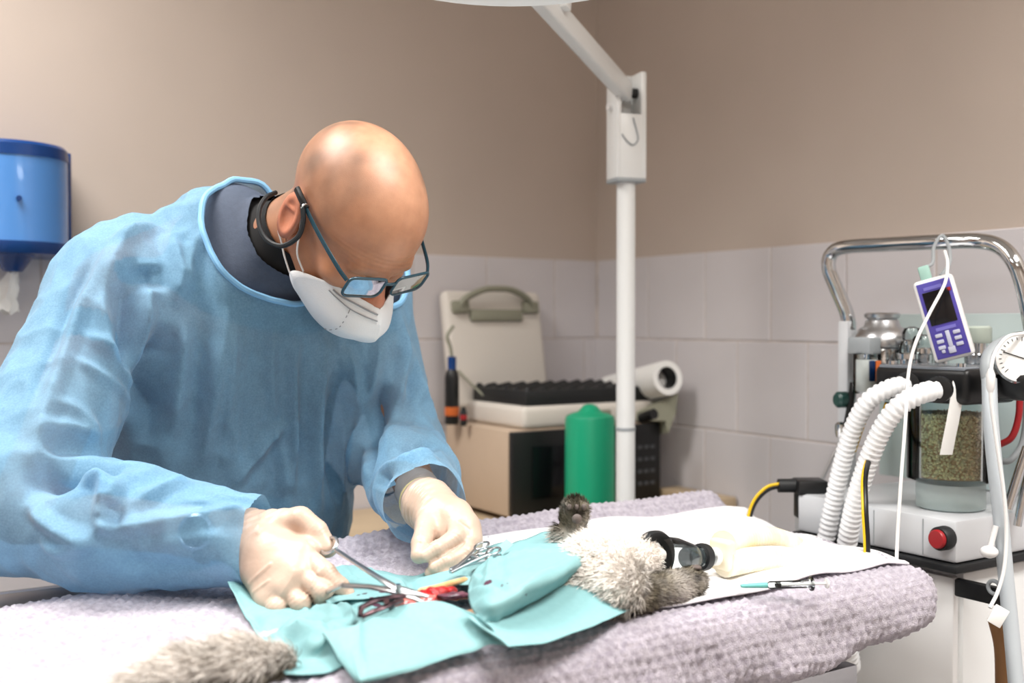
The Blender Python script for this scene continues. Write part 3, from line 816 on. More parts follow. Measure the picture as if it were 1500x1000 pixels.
sheet('left_panel', [
    [(333, 850, .948), (372, 852, .930), (420, 852, .922), (470, 858, .924), (520, 862, .932), (560, 866, .942)],
    [(345, 872, .938), (385, 882, .926), (430, 886, .926), (478, 882, .932), (525, 876, .940), (560, 876, .936)],
    [(360, 902, .922), (405, 912, .926), (450, 912, .936), (492, 902, .945), (530, 892, .944), (566, 886, .936)],
    [(382, 940, .914), (424, 946, .922), (462, 938, .938), (500, 920, .944), (535, 908, .938), (575, 896, .930)],
    [(402, 972, .910), (436, 975, .914), (466, 962, .924), (500, 945, .930), (540, 930, .926), (585, 912, .924)],
    [(418, 990, .908), (445, 992, .908), (480, 985, .912), (515, 972, .916), (550, 955, .918), (595, 930, .920)]],
    .0024, 21, [([(430, 880, .926), (520, 900, .95)], .006, .005), ([(470, 868, .926), (545, 892, .952)], -.005, .005), ([(440, 905, .934), (500, 930, .942)], -.006, .005), ([(420, 930, .922), (480, 950, .93)], .006, .005), ([(500, 880, .938), (520, 925, .94)], .004, .004), ([(345, 862, .94), (372, 905, .922), (410, 978, .91)], -.005, .005), ([(395, 915, .926), (470, 880, .932)], -.008, .008), ([(400, 935, .92), (470, 920, .94)], .007, .008), ([(410, 965, .91), (450, 970, .915)], .006, .007), ([(350, 870, .935), (400, 960, .912)], .004, .006)])
sheet('front_flap', [
    [(472, 926, .935), (500, 919, .940), (527, 913, .943), (575, 891, .946), (612, 883, .948), (650, 882, .948), (692, 899, .944), (712, 915, .939)],
    [(484, 944, .928), (506, 940, .932), (528, 935, .934), (582, 917, .936), (622, 906, .938), (662, 905, .938), (702, 914, .936), (722, 926, .932)],
    [(500, 968, .920), (514, 967, .923), (532, 964, .925), (595, 946, .926), (635, 934, .927), (675, 927, .927), (714, 928, .926), (732, 938, .924)],
    [(516, 990, .914), (524, 991, .916), (536, 990, .917), (605, 970, .918), (645, 957, .918), (685, 947, .919), (724, 940, .919), (748, 946, .917)],
    [(524, 999, .910), (529, 999, .911), (538, 998, .912), (610, 980, .913), (650, 967, .913), (690, 956, .914), (730, 947, .915), (765, 950, .913)]],
    .0007, 31, [([(527, 913, .943), (534, 998, .912)], .003, .0018), ([(640, 890, .948), (720, 935, .925)], .004, .010), ([(600, 895, .945), (690, 915, .937)], -.0015, .012)], dz=0)
sheet('side_panel', [
    [(684, 902, 1.05), (735, 892, 1.09), (800, 862, 1.165), (872, 821, 1.26)],
    [(708, 922, 1.035), (762, 909, 1.07), (828, 882, 1.14), (896, 844, 1.235)],
    [(733, 938, 1.025), (788, 926, 1.055), (850, 902, 1.115), (920, 866, 1.215)],
    [(745, 948, 1.015), (800, 941, 1.04), (868, 917, 1.095), (941, 884, 1.195)]],
    .0006, 41, [], dz=0)
sheet('rolled_fold', [
    [(700, 832, .955), (722, 812, .962), (748, 796, .968), (776, 787, .970), (806, 778, .968)],
    [(690, 850, .958), (718, 832, .972), (752, 817, .978), (795, 803, .980), (838, 789, .976)],
    [(686, 868, .957), (712, 854, .972), (758, 840, .982), (808, 823, .983), (868, 803, .977)],
    [(692, 890, .954), (720, 880, .968), (768, 862, .975), (820, 841, .976), (875, 812, .970)],
    [(706, 908, .949), (732, 897, .957), (776, 876, .962), (824, 851, .963), (873, 822, .962)],
    [(716, 914, .946), (740, 902, .949), (781, 880, .950), (825, 855, .952), (868, 828, .956)]],
    .0016, 51, [([(722, 812, .962), (712, 850, .972), (724, 892, .955)], .004, .003), ([(734, 806, .965), (738, 850, .975)], -.003, .004), ([(698, 845, .957), (730, 836, .973)], .004, .003), ([(692, 872, .957), (728, 868, .972)], .005, .0035), ([(700, 886, .955), (734, 876, .967)], -.004, .003), ([(770, 866, .972), (868, 815, .97)], .003, .005), ([(700, 838, .96), (780, 812, .975), (812, 808, .98)], .006, .006), ([(690, 862, .957), (740, 862, .975)], -.005, .004), ([(694, 850, .957), (716, 905, .945)], .006, .004), ([(705, 850, .96), (728, 898, .955)], -.005, .0035), ([(800, 800, .98), (760, 850, .98)], -.002, .008)])
# the stains sit where the cloth actually lies
_sb = BVHTree.FromPolygons([Vector(x) for x in SHV], SHF)
for vm, (sx, sy, sz, srad) in zip(STN, STAINS):
    hp = _sb.ray_cast(Vector((0, 0, CZ)), ray(sx, sy).normalized())[0]
    if hp is not None: vm.inputs[1].default_value = Matrix.Rotation(-math.atan2(TV.y, TV.x), 4, 'Z') @ hp
# small raised corner of the drape behind the fold
G().add([onz(728, 802, .968), onz(742, 789, .978), onz(752, 797, .972), onz(735, 812, .966)], [(0, 1, 2, 3)]).obj('drape_tip', M_drape, drp)
#@@INSTRUMENTS

# ================================================================== INSTRUMENTS
def loop_ring(g, c, a, b, ra, rb, r, n=26):
    g.tube([c+a*(ra*math.cos(2*math.pi*k/n))+b*(rb*math.sin(2*math.pi*k/n)) for k in range(n)], r, 8, closed=True)
def flatbar(g, pts, ws, th, up):
    """tapered flat bar along points"""
    pts = [Vector(p) for p in pts]; m = len(pts); up = Vector(up).normalized(); vs_, fs = [], []
    for i in range(m):
        t = (pts[min(i+1, m-1)]-pts[max(i-1, 0)]).normalized(); s = t.cross(up).normalized(); u = s.cross(t)
        w = ws[i]; h = th[i] if hasattr(th, '__len__') else th
        for a, b in ((-1, -.6), (-.7, -1), (.7, -1), (1, -.6), (1, .6), (.7, 1), (-.7, 1), (-1, .6)): vs_.append(pts[i]+s*(a*w)+u*(b*h))
    for i in range(m-1):
        for k in range(8): fs.append((i*8+k, i*8+(k+1) % 8, (i+1)*8+(k+1) % 8, (i+1)*8+k))
    fs += [tuple(reversed(range(8))), tuple(range((m-1)*8, m*8))]
    g.add(vs_, fs)
# needle holder in the right hand
NHZ = .985
h_tip = onzw(627, 876, .962); h_box = onzw(578, 861, .972); h_th = P(484, 800, 1.228); h_ix = onzw(500, 857, .985)
nh = thing('needle_holder', h_box, 'steel needle holder held in the right gloved hand above the incision', 'needle holder')
ax1 = (h_tip-h_box).normalized()
g = G(); flatbar(g, [h_th+(h_box-h_th)*.10, h_th.lerp(h_box, .4), h_th.lerp(h_box, .8), h_box, h_box+ax1*.012, h_box.lerp(h_tip, .6)+ZV*.001, h_tip+ZV*.0012], [.0024, .0024, .003, .0045, .0048, .0034, .0018], [.0018, .0018, .002, .0022, .0024, .0022, .0014], (0, -.5, 1))
t1 = (h_box-h_th).normalized(); rr_ = t1.cross(Vector((0, -.9, .4))).normalized()
loop_ring(g, h_th-t1*.004, t1, rr_, .015, .0105, .0022)
g.obj('upper_shank', M_steel, nh)
g = G(); flatbar(g, [h_ix, h_ix.lerp(h_box, .5), h_box-ZV*.003, h_box+ax1*.012-ZV*.003, h_box.lerp(h_tip, .6)-ZV*.003+V(0, -.002, 0), h_tip-ZV*.004+V(-.004, -.003, 0)], [.0024, .0026, .0045, .0046, .0034, .0018], [.0018, .002, .0022, .0024, .0022, .0014], (0, -.5, 1))
loop_ring(g, P(468, 872, 1.205), Vector((.8, -.3, -.4)).normalized(), Vector((.3, .8, .3)).normalized(), .012, .009, .0022)
flatbar(g, [P(478, 868, 1.20), h_ix.lerp(P(478, 868, 1.20), .4), h_ix], [.0022, .0022, .0024], .0018, (0, -.5, 1))
g.obj('lower_shank', M_steel, nh)
G().cyl(h_box+V(.004, -.003, -.006), h_box+V(.004, -.004, .005), .0028, n=12).obj('pivot_screw', M_chrome, nh)
# dark clamp lying on the drape left of the incision
ck = thing('towel_clamp', onzw(560, 886, .956), 'dark blood-stained clamp lying on the drape left of the incision', 'clamp')
g = G(); flatbar(g, [onzw(527, 902, .957), onzw(529, 890, .962), onzw(548, 880, .965), onzw(575, 874, .966), onzw(602, 872, .964)], [.002, .0032, .0032, .0034, .0022], .0018, (0, -.3, 1)); g.obj('upper_arm', M_darksteel, ck)
g = G(); flatbar(g, [onzw(530, 903, .955), onzw(548, 895, .960), onzw(570, 886, .963), onzw(590, 879, .963)], [.002, .003, .003, .002], .0018, (0, -.3, 1)); g.obj('lower_arm', M_darksteel, ck)
G().cyl(onzw(566, 882, .960), onzw(566, 880, .9685), .003, n=12).obj('pivot_screw', M_darksteel, ck)
# haemostats behind the left hand: only the ring handles show
for i, (c, d, lab) in enumerate([((714, 803), (.5, .75), 'steel haemostat with its upper finger ring showing behind the left glove'), ((716, 812), (.8, .4), 'steel haemostat lying lower with flat finger ring beside the left glove')]):
    z = .980-.006*i; cc = onzw(c[0], c[1], z)
    hm = thing('haemostat', cc, lab, 'haemostat', 'haemostats behind the left hand')
    back = onzw(660, 838-4*i, .962); t = (cc-back).normalized(); s = t.cross(ZV).normalized()
    for sgn in (-1, 1):
        g = G(); c2 = cc+s*(.0095*sgn)-ZV*.002*sgn
        loop_ring(g, c2, t, s, .0095, .0075, .0014)
        flatbar(g, [c2-t*.010, c2.lerp(back, .5), back], [.0016, .002, .0026], .0015, (0, 0, 1))
        g.obj('shank', M_steel, hm)
    G().box(cc.lerp(back, .35), (.003, .012, .003), (t, s, ZV), .0006).obj('ratchet', M_steel, hm)

# syringe on the towel
s0, s1 = onz(1085, 858, .922), onz(1212, 854, .921); sd = (s1-s0).normalized(); L = (s1-s0).length
sy = thing('syringe', s0.lerp(s1, .5), 'thin clear syringe with teal needle cap on the white pad', 'syringe')
G().lathe(s0, sd, [(.002, 0), (.0026, .003), (.0034, L*.25), (.0036, L*.30)], 14).obj('needle_cap', mat('teal_cap', (120, 205, 200), .35, trans=.4), sy)
G().lathe(s0, sd, [(.0022, L*.30), (.0046, L*.33), (.0048, L*.34), (.0048, L*.80), (.0085, L*.805), (.0085, L*.82), (.0046, L*.821)], 16).obj('barrel', M_glass, sy)
G().lathe(s0, sd, [(.002, L*.395), (.0043, L*.41), (.0043, L*.45), (.002, L*.455)], 14).obj('stopper', M_rubber, sy)
G().lathe(s0, sd, [(.0016, L*.455), (.0016, L*.98), (.006, L*.985), (.006, L)], 12).obj('plunger', M_whitep, sy)

# ================================================================== BREATHING MASK AND HOSES
m0 = P(956, 819, 1.28); m1 = P(1040, 815, 1.345); mdv = (m1-m0).normalized(); ML = (m1-m0).length
mk = thing('anaesthesia_mask', m0, 'clear cone breathing mask with black rubber ring over the cat\'s muzzle', 'mask')
mx_ = Vector((.60, -.79, -.10)).normalized()
G().lathe(m0-mx_*.004, mx_, [(.021, 0), (.029, -.003), (.0335, -.002), (.035, .003), (.0335, .008), (.029, .008), (.021, .003)], 40, cap=False).obj('rubber_ring', M_rubber, mk)
G().lathe(m0+mdv*.004, mdv, [(.0275, 0), (.0272, .012), (.025, ML*.35), (.018, ML*.6), (.0125, ML*.72), (.0115, ML*.76), (.0115, ML*.98)], 40, cap=False).obj('clear_cone', M_glass, mk)
G().lathe(m0, mdv, [(.0128, ML*.80), (.0165, ML*.81), (.0172, ML*.86), (.0165, ML*.91), (.0128, ML*.92)], 32, cap=False).obj('seal_ring', M_rubber, mk)
G().lathe(m0, mdv, [(.011, ML*.55), (.0122, ML*.56), (.0122, ML*.78), (.011, ML*.79)], 24).obj('grey_insert', mat('smoky_plastic', (70, 80, 84), .2, alpha=.75), mk)

cir = thing('breathing_circuit', m1, 'white corrugated breathing hoses from the machine to the cat\'s mask', 'hose')
G().lathe(m1-mdv*.006, mdv, [(.0095, 0), (.0112, .004), (.0112, .02)], 20).obj('mask_port', M_whitep, cir)
yp = m1+mdv*.018
G().box(yp+V(.004, 0, .002), (.018, .034, .040), (mdv, Vector((-mdv.y, mdv.x, 0)).normalized(), ZV), .006, 3).obj('y_piece', M_cream, cir)
def hose(name, pts, r, m, step=.0022, amp=.07, per=4):
    q = resample(crom(pts, 10), step)
    rr = [r*(1+amp*(1 if (i//(per//2)) % 2 == 0 else -1)) for i in range(len(q))]
    return G().tube(q, rr, 16).obj(name, m, cir, 80)
ea = [yp+V(.006, .008, .014), P(1085, 790, 1.42), P(1130, 789, 1.50), P(1172, 806, 1.58), P(1203, 838, 1.64)]
eb = [yp+V(.006, -.008, -.008), P(1090, 821, 1.385), P(1140, 818, 1.44), P(1185, 828, 1.52), P(1216, 852, 1.59)]
hose('patient_end', ea, .0165, M_cream, amp=.03)
hose('patient_end', eb, .0165, M_cream, amp=.03)
hose('corrugated_hose', [ea[-1], P(1212, 870, 1.66), P(1214, 930, 1.68), P(1206, 965, 1.71), P(1196, 930, 1.74), P(1200, 850, 1.73), P(1222, 730, 1.70), P(1245, 640, 1.66), P(1270, 590, 1.63), P(1300, 570, 1.62), P(1330, 563, 1.63)], .0135, M_hose)
hose('corrugated_hose', [eb[-1], P(1230, 880, 1.60), P(1240, 940, 1.62), P(1246, 975, 1.65), P(1242, 930, 1.68), P(1236, 840, 1.66), P(1252, 740, 1.62), P(1282, 650, 1.58), P(1312, 600, 1.555), P(1345, 578, 1.55), P(1376, 570, 1.56)], .0142, M_hose)
#@@MACHINE
# ================================================================== ANAESTHESIA MACHINE
am = thing('anaesthesia_machine', W(1.52, 1.10, 0), 'white anaesthesia trolley with chrome handle beside the side wall', 'trolley')
def mbox(name, t0, t1, n0, n1, z0, z1, m, bev=.004, par=None, label=None):
    return G().box(W((t0+t1)/2, (n0+n1)/2, (z0+z1)/2), (t1-t0, n1-n0, z1-z0), bev=bev).obj(name, m, par or am, label=label)
mbox('cabinet', 1.39, 1.70, .96, 1.25, .10, .868, M_white, .006)
for k in range(3):
    d = mbox('drawer', 1.378, 1.392, .968, 1.242, .12+.25*k, .36+.25*k, M_whitep, .004)
    G().tube([W(1.380, 1.04, .31+.25*k), W(1.362, 1.045, .31+.25*k), W(1.362, 1.165, .31+.25*k), W(1.380, 1.17, .31+.25*k)], .006, 8).obj('handle', M_black, d)
for a in (1.42, 1.67):
    for b_ in (.985, 1.225):
        c = G().box(W(a, b_, .083), (.02, .03, .04), bev=.003).obj('caster_fork', M_steel, am)
        G().cyl(W(a, b_-.012, .034), W(a, b_+.012, .034), .034, n=20).obj('caster_wheel', M_rubber, c)
mbox('shelf_edge', 1.352, 1.70, .946, 1.256, .872, .884, M_rubber, .003)
bx_ = mbox('control_box', 1.36, 1.68, .952, 1.250, .885, .947, M_lgrey, .006)
kn = onT(1387, 787, 1.36)
k_ = G().lathe(kn, -TV, [(.0165, 0), (.0175, .004), (.017, .018), (.0155, .020)], 28).obj('knob_collar', M_rubber, bx_)
G().lathe(kn-TV*.018, -TV, [(.0135, 0), (.0135, .006), (.012, .008)], 24).obj('red_knob', M_red, bx_)
for t_ in (1280, 1352):
    c = onT(t_, 778-(1352-t_)*.2, 1.3595); G().box(V(c.x, c.y, .916), (.0008, .0012, .052)).obj('panel_joint', M_grey, bx_)
# back panel and posts
mbox('back_panel', 1.640, 1.648, .93, 1.31, .95, 1.245, M_teal_acrylic, .002)
po = P(1241, 600, 1.92); pz0, pz1 = .93, P(1241, 470, 1.92).z
G().box(V(po.x, po.y, (pz0+pz1)/2), (.026, .022, pz1-pz0), bev=.003).obj('post', M_lgrey, am)
po2 = W(1.56, .93, 0)
G().box(V(po2.x, po2.y, (pz0+pz1)/2), (.026, .022, pz1-pz0), bev=.003).obj('post', M_lgrey, am)
hb = [P(1243, 482, 1.92), P(1240, 458, 1.92), P(1222, 415, 1.92), P(1214, 392, 1.92), P(1218, 372, 1.915), P(1238, 362, 1.89), P(1300, 358, 1.83), P(1380, 354, 1.75), P(1432, 353, 1.71), P(1466, 362, 1.675), P(1488, 388, 1.65), P(1502, 430, 1.645), P(1512, 482, 1.645)]
G().tube(crom(hb, 8), .0125, 18).obj('push_handle', M_chrome, am)
# left: vaporiser with steel dome
vc = P(1292, 500, 1.86); vz = lambda y: P(1292, y, 1.86).z
vp = G().lathe(V(vc.x, vc.y, 0), ZV, [(.048, vz(508)), (.049, vz(500)), (.046, vz(492)), (.038, vz(482)), (.030, vz(477)), (.028, vz(470)), (.0245, vz(467)), (.029, vz(465)), (.030, vz(460)), (.026, vz(458)), (.02, vz(458))], 36).obj('steel_dome', M_steel, am)
G().lathe(V(vc.x, vc.y, 0), ZV, [(.042, vz(560)), (.044, vz(556)), (.044, vz(512)), (.042, vz(508))], 30).obj('dome_base', M_chrome, am)
c = P(1266, 506, 1.80); G().box(c, (.03, .045, .028), bev=.003).obj('selector_block', M_grey, am)
c = P(1270, 546, 1.80); sg = G().lathe(c-ZV*.034, ZV, [(.021, 0), (.023, .003), (.023, .064), (.021, .067)], 24).obj('sight_glass', M_glass, am)
G().lathe(c-ZV*.030, ZV, [(.018, 0), (.018, .052)], 20).obj('label_sleeve', M_paper, sg)
c = P(1288, 552, 1.78)
for k, m_ in enumerate((M_bluedk, M_orange, M_paper)):
    G().box(c+Vector((.010*k-.012, 0, .010 if k < 2 else -.016)), (.009 if k < 2 else .022, .004, .034 if k < 2 else .014), (X, Y_, ZV), .001).obj('label_tag', m_, am)
# small valves and domes on the absorber head
for (px_, py_, yy, r_) in ((1330, 520, 1.74, .014), (1352, 512, 1.76, .018), (1380, 508, 1.77, .014), (1336, 500, 1.80, .016)):
    c = P(px_, py_, yy)
    v_ = G().lathe(c, ZV, [(r_*.8, -.03), (r_*.85, -.008), (r_*1.15, -.006), (r_*1.15, .002), (r_*.9, .004)], 22).obj('valve_seat', M_chrome, am)
    G().lathe(c, ZV, [(r_, .002), (r_, .014), (r_*.75, .022), (r_*.2, .025)], 22).obj('valve_dome', M_glass, v_)
c = P(1432, 508, 1.70)
v_ = G().lathe(c, ZV, [(.019, -.03), (.020, -.012), (.015, -.010), (.015, .006)], 24).obj('relief_valve', M_chrome, am)
G().lathe(c, ZV, [(.0195, .006), (.021, .008), (.021, .030), (.018, .033)], 28).obj('valve_cap', mat('grey_green_cap', (176, 186, 176), .4), v_)
# absorber: black head, clear canister, granules
ac = onT(1393, 640, 1.45); za, zb = P(1393, 700, ac.y).z, P(1393, 590, ac.y).z
hd_ = G().box(V(ac.x, ac.y, P(0, 562, ac.y).z)+NV*.012, (.125, .165, P(0, 541, ac.y).z-P(0, 592, ac.y).z), bev=.010, seg=3).obj('absorber_head', M_black, am)
G().box(V(ac.x, ac.y, P(0, 541, ac.y).z+.003)+NV*.012, (.118, .150, .007), bev=.002).obj('head_plate', mat('smoked_plate', (120, 126, 134), .2), hd_)
for k in (-1, 1):
    G().cyl(V(ac.x, ac.y, P(0, 541, ac.y).z+.004)+NV*(.012+.06*k)-TV*.045, V(ac.x, ac.y, P(0, 541, ac.y).z+.012)+NV*(.012+.06*k)-TV*.045, .007, n=12).obj('screw', M_chrome, hd_)
for c in (P(1330, 563, 1.63), P(1376, 570, 1.56)):
    G().lathe(c, (TV*.6+NV*.3).normalized(), [(.012, -.012), (.019, -.010), (.019, .004), (.014, .006), (.014, .05)], 22).obj('hose_port', M_black, hd_)
cr = .0635
can = G().lathe(V(ac.x, ac.y, 0), ZV, [(.05, za-.006), (cr, za), (cr, zb+.012), (cr-.003, zb+.012), (cr-.003, za+.003), (.02, za+.002)], 48, cap=False).obj('canister', M_glass, am)
g = G(); zfill = P(0, 605, ac.y).z
g.lathe(V(ac.x, ac.y, 0), ZV, [(.02, za+.004), (cr-.007, za+.004), (cr-.007, zfill-.004), (.02, zfill-.003)], 40)
g.obj('granule_bed', mat('granule_bed', (196, 170, 128), .9, rgb2=(150, 120, 86), scale=220), can)
ico = bmesh.new(); bmesh.ops.create_icosphere(ico, subdivisions=1, radius=1.0)
iv = np.array([v.co[:] for v in ico.verts]); ifc = np.array([[v.index for v in f.verts] for f in ico.faces]); ico.free()
NG = 5200
ang = rng.random(NG)*2*np.pi; hz_ = za+.006+rng.random(NG)*(zfill-za-.006); rad = cr-.0052-.003*rng.random(NG)
topm = rng.random(NG) < .18; hz_[topm] = zfill-.004+.003*rng.random(topm.sum()); rad[topm] = (cr-.007)*np.sqrt(rng.random(topm.sum()))
cen = np.stack([ac.x+rad*np.cos(ang), ac.y+rad*np.sin(ang), hz_], 1)
sz = .0017+.0009*rng.random((NG, 1, 3))
gv = (cen[:, None, :]+iv[None]*sz).reshape(-1, 3); gf = (ifc[None]+np.arange(NG)[:, None, None]*len(iv)).reshape(-1, 3)
M_gran = bpy.data.materials.new('soda_lime'); M_gran.use_nodes = True
at = N_(M_gran, 'ShaderNodeAttribute', attribute_name='col'); L_(M_gran, at.outputs['Color'], BS(M_gran).inputs['Base Color']); BS(M_gran).inputs['Roughness'].default_value = .85
go = npobj('granules', gv, gf, M_gran, can); go['kind'] = 'stuff'
side_ = (cen[:, 0]-ac.x)/cr
cA = np.array(lin(240, 234, 186)[:3]); cB = np.array(lin(244, 212, 172)[:3])
wgt = 1/(1+np.exp(-(side_-0.05+.15*rng.normal(size=NG))/.12))
gc = (cA*(1-wgt[:, None])+cB*wgt[:, None])*(.6+.5*rng.random((NG, 1)))
set_col(go, np.clip(np.repeat(gc, len(iv), 0), 0, 1))
G().lathe(V(ac.x, ac.y, 0), ZV, [(.045, .947), (.050, .950), (.050, za-.006), (.03, za-.005)], 36).obj('canister_base', mat('frosted_teal', (190, 206, 206), .3, alpha=.6), am)
# strip of white tape hanging over the canister
tp = [P(1407, 541, ac.y-.05), P(1405, 560, ac.y-.075), P(1398, 605, ac.y-.078), P(1391, 640, ac.y-.076), P(1386, 666, ac.y-.072)]
q = crom(tp, 6)
G().grid([[p-V(.0095, 0, 0), p+V(.0095, .001, 0)] for p in q]).obj('tape_strip', M_paper, am)
# pressure gauge
gc_ = P(1497, 524, 1.50); gd = (V(0, 0, CZ)-gc_).normalized(); gd = (gd+V(-.25, 0, .1)).normalized()
ga = G().lathe(gc_, gd, [(.034, -.02), (.037, -.018), (.037, .002), (.034, .005), (.034, .003)], 40).obj('gauge_case', M_chrome, am)
G().lathe(gc_, gd, [(.0335, .0), (.0335, .0032), (.001, .0033)], 40).obj('gauge_dial', M_paper, ga)
gu = (ZV-gd*ZV.dot(gd)).normalized(); gs = gu.cross(gd)
for k in range(21):
    a = math.radians(-135+270*k/20); d = gu*math.cos(a)+gs*math.sin(a); ln = .006 if k % 5 == 0 else .0035
    G().box(gc_+gd*.0036+d*(.029-ln/2), (.0009, ln, .0004), (d.cross(gd), d, gd)).obj('dial_tick', M_black, ga)
a = math.radians(-72); d = gu*math.cos(a)+gs*math.sin(a)
G().box(gc_+gd*.0042+d*.010, (.0014, .030, .0006), (d.cross(gd), d, gd)).obj('gauge_needle', M_black, ga)
G().box(P(1500, 566, 1.515), (.05, .09, .038), bev=.008).obj('gauge_mount', M_black, am)
# cables and tubes of the trolley
def cable(name, pts, r, m, lab=None): return G().tube(crom(pts, 8), r, 10).obj(name, m, am, 80, lab)
cable('grey_tube', [P(1448, 555, 1.52), P(1446, 530, 1.53), P(1456, 512, 1.54), P(1475, 500, 1.55)], .010, M_grey)
cable('grey_tube', [P(1449, 555, 1.52), P(1451, 610, 1.50), P(1457, 680, 1.49), P(1466, 760, 1.48), P(1474, 850, 1.47), P(1482, 930, 1.46), P(1490, 1020, 1.45)], .0105, mat('pale_grey_tube', (182, 190, 196), .4))
cable('sensor_cable', [P(1500, 488, 1.50), P(1475, 494, 1.48), P(1456, 520, 1.47), P(1451, 555, 1.46), P(1452, 590, 1.46), P(1460, 650, 1.46), P(1470, 720, 1.46), P(1474, 780, 1.46), P(1471, 830, 1.455), P(1462, 865, 1.45), P(1450, 890, 1.44)], .0026, M_whitep)
G().lathe(P(1451, 555, 1.46), ZV, [(.003, -.018), (.0055, -.012), (.006, .006), (.003, .014)], 14).obj('cable_plug', M_whitep, am)
G().box(P(1462, 902, 1.43), (.020, .004, .026), (Vector((.86, 0, -.5)), Y_, Vector((.5, 0, .86))), .001).obj('cable_tag', M_paper, am)
cable('red_tube', [P(1494, 572, 1.60), P(1492, 610, 1.60), P(1482, 640, 1.60), P(1462, 652, 1.61)], .005, M_red)
cable('black_tube', [P(1506, 560, 1.64), P(1500, 640, 1.64), P(1482, 672, 1.64), P(1464, 676, 1.65)], .005, M_grey)
cable('yellow_cable', [P(1284, 585, 1.68), P(1270, 605, 1.68), P(1260, 630, 1.68), P(1250, 660, 1.69)], .0048, M_yellow)
cable('earth_cable', [P(1300, 590, 1.70), P(1285, 640, 1.68), P(1268, 690, 1.55), P(1267, 740, 1.50), P(1270, 800, 1.49), P(1269, 860, 1.49)], .0046, M_black)
cable('earth_cable_stripe', [P(1298, 590, 1.694), P(1282, 640, 1.674), P(1264.5, 690, 1.546), P(1263.5, 740, 1.496), P(1266.5, 800, 1.486), P(1265.5, 860, 1.486)], .0018, M_yellow)
# left side fittings: black connector with striped lead, rods
G().box(P(1186, 712, 1.80), (.05, .05, .024), (X, Y_, ZV), .004).obj('connector_block', M_black, am)
G().box(P(1176, 738, 1.80), (.024, .03, .045), (X, Y_, ZV), .003).obj('connector_body', M_black, am)
G().cyl(P(1140, 711, 1.80), P(1166, 711, 1.80), .0115, n=16).obj('plug', M_rubber, am)
G().cyl(P(1166, 711, 1.80), P(1178, 711, 1.80), .009, n=16).obj('plug_collar', M_chrome, am)
cable('supply_lead', [P(1142, 711, 1.80), P(1125, 716, 1.80), P(1108, 732, 1.80), P(1098, 756, 1.80), P(1094, 790, 1.80)], .0046, M_rubber)
cable('supply_lead_stripe', [P(1142, 708, 1.797), P(1123.5, 713, 1.797), P(1106, 730, 1.797), P(1096, 755, 1.797), P(1092, 790, 1.797)], .0026, M_yellow)
G().box(P(1192, 755, 1.82), (.05, .06, .06), (X, Y_, ZV), .004).obj('valve_block', M_lgrey, am)
G().lathe(P(1204, 748, 1.785), (-.3, -1, 0), [(.014, -.02), (.016, -.004), (.014, .004), (.010, .005), (.010, -.004)], 22).obj('valve_ring', M_chrome, am)
cable('rod', [P(1240, 630, 1.86), P(1218, 672, 1.86), P(1198, 715, 1.86)], .0035, M_steel)
cable('rod', [P(1250, 560, 1.84), P(1246, 590, 1.84), P(1240, 625, 1.84)], .006, M_black)
G().lathe(P(1238, 585, 1.85), (-1, -.3, 0), [(.012, -.01), (.014, 0), (.014, .014), (.010, .018)], 18).obj('side_knob', mat('dark_teal_plastic', (30, 66, 62), .3), am)
G().lathe(P(1232, 628, 1.85), (0, 0, 1), [(.008, -.014), (.010, -.006), (.010, .008), (.006, .012)], 14).obj('brass_fitting', M_chrome, am)
cable('chrome_rod', [P(1505, 655, 1.56), P(1490, 700, 1.56), P(1476, 745, 1.56)], .007, M_chrome)
cable('chrome_rod', [P(1512, 675, 1.58), P(1500, 720, 1.58), P(1490, 770, 1.58)], .006, M_chrome)
G().cyl(P(1459, 770, 1.47), P(1451, 800, 1.47), .004, n=12).obj('lever', M_whitep, am)
G().sphere(P(1449, 808, 1.468), (.012, .012, .0085)).obj('lever_knob', M_whitep, am)
# lower fittings seen below the control box at the right
hk = onT(1440, 868, 1.377)
G().box(hk, (.012, .085, .026), bev=.003).obj('lock_plate', M_black, am)
G().torus(onT(1456, 860, 1.365), -TV, .009, .0028).obj('lock_ring', M_grey, am)
# hose of the scavenging line, brown, down the right side
cable('brown_tube', [P(1458, 905, 1.50), P(1468, 950, 1.50), P(1470, 1020, 1.50)], .011, mat('amber_rubber', (120, 84, 50), .5))

# handheld monitor hanging on the handle
mc = P(1383, 466, 1.60)
mu = Vector((-.25, .10, .96)).normalized(); mxr = Vector((.86, -.42, .17)); mxr = (mxr-mu*mxr.dot(mu)).normalized(); mf = mxr.cross(mu)   # mf points to the back
if mf.y < 0: mf = -mf
mo = thing('handheld_monitor', mc-mu*.06, 'purple and white handheld gas monitor hanging from the chrome handle', 'monitor')
bxm = (mxr, mf, mu)
G().box(mc, (.056, .034, .124), bxm, .006, 3).obj('case', M_whitep, mo)
fp = G().box(mc-mf*.0172, (.047, .002, .114), bxm, .0008).obj('front_panel', M_purple, mo)
G().box(mc-mf*.0186+mu*.018-mxr*.000, (.037, .0012, .050), bxm, .0004).obj('screen', M_screen, fp)
G().box(mc-mf*.0186+mu*.048-mxr*.002, (.026, .0008, .005), bxm).obj('name_strip', mat('pale_purple', (108, 104, 180), .4), fp)
G().box(mc-mf*.0186+mu*.040+mxr*.019, (.005, .0012, .005), bxm).obj('alarm_light', M_red, fp)
G().box(mc-mf*.0186-mu*.014, (.028, .0008, .005), bxm).obj('name_strip', mat('pale_purple', (108, 104, 180), .4), fp)
G().box(mc-mf*.0188-mu*.031, (.006, .002, .026), bxm, .001).obj('key', M_button, fp)
for a in (-1, 1):
    for k in range(3):
        G().box(mc-mf*.0188+mxr*.0125*a-mu*(.023+.009*k), (.010, .002, .0055), bxm, .001).obj('key', M_button, fp)
G().box(mc-mf*.0188-mu*.047, (.010, .002, .010), bxm, .001).obj('key', M_button, fp)
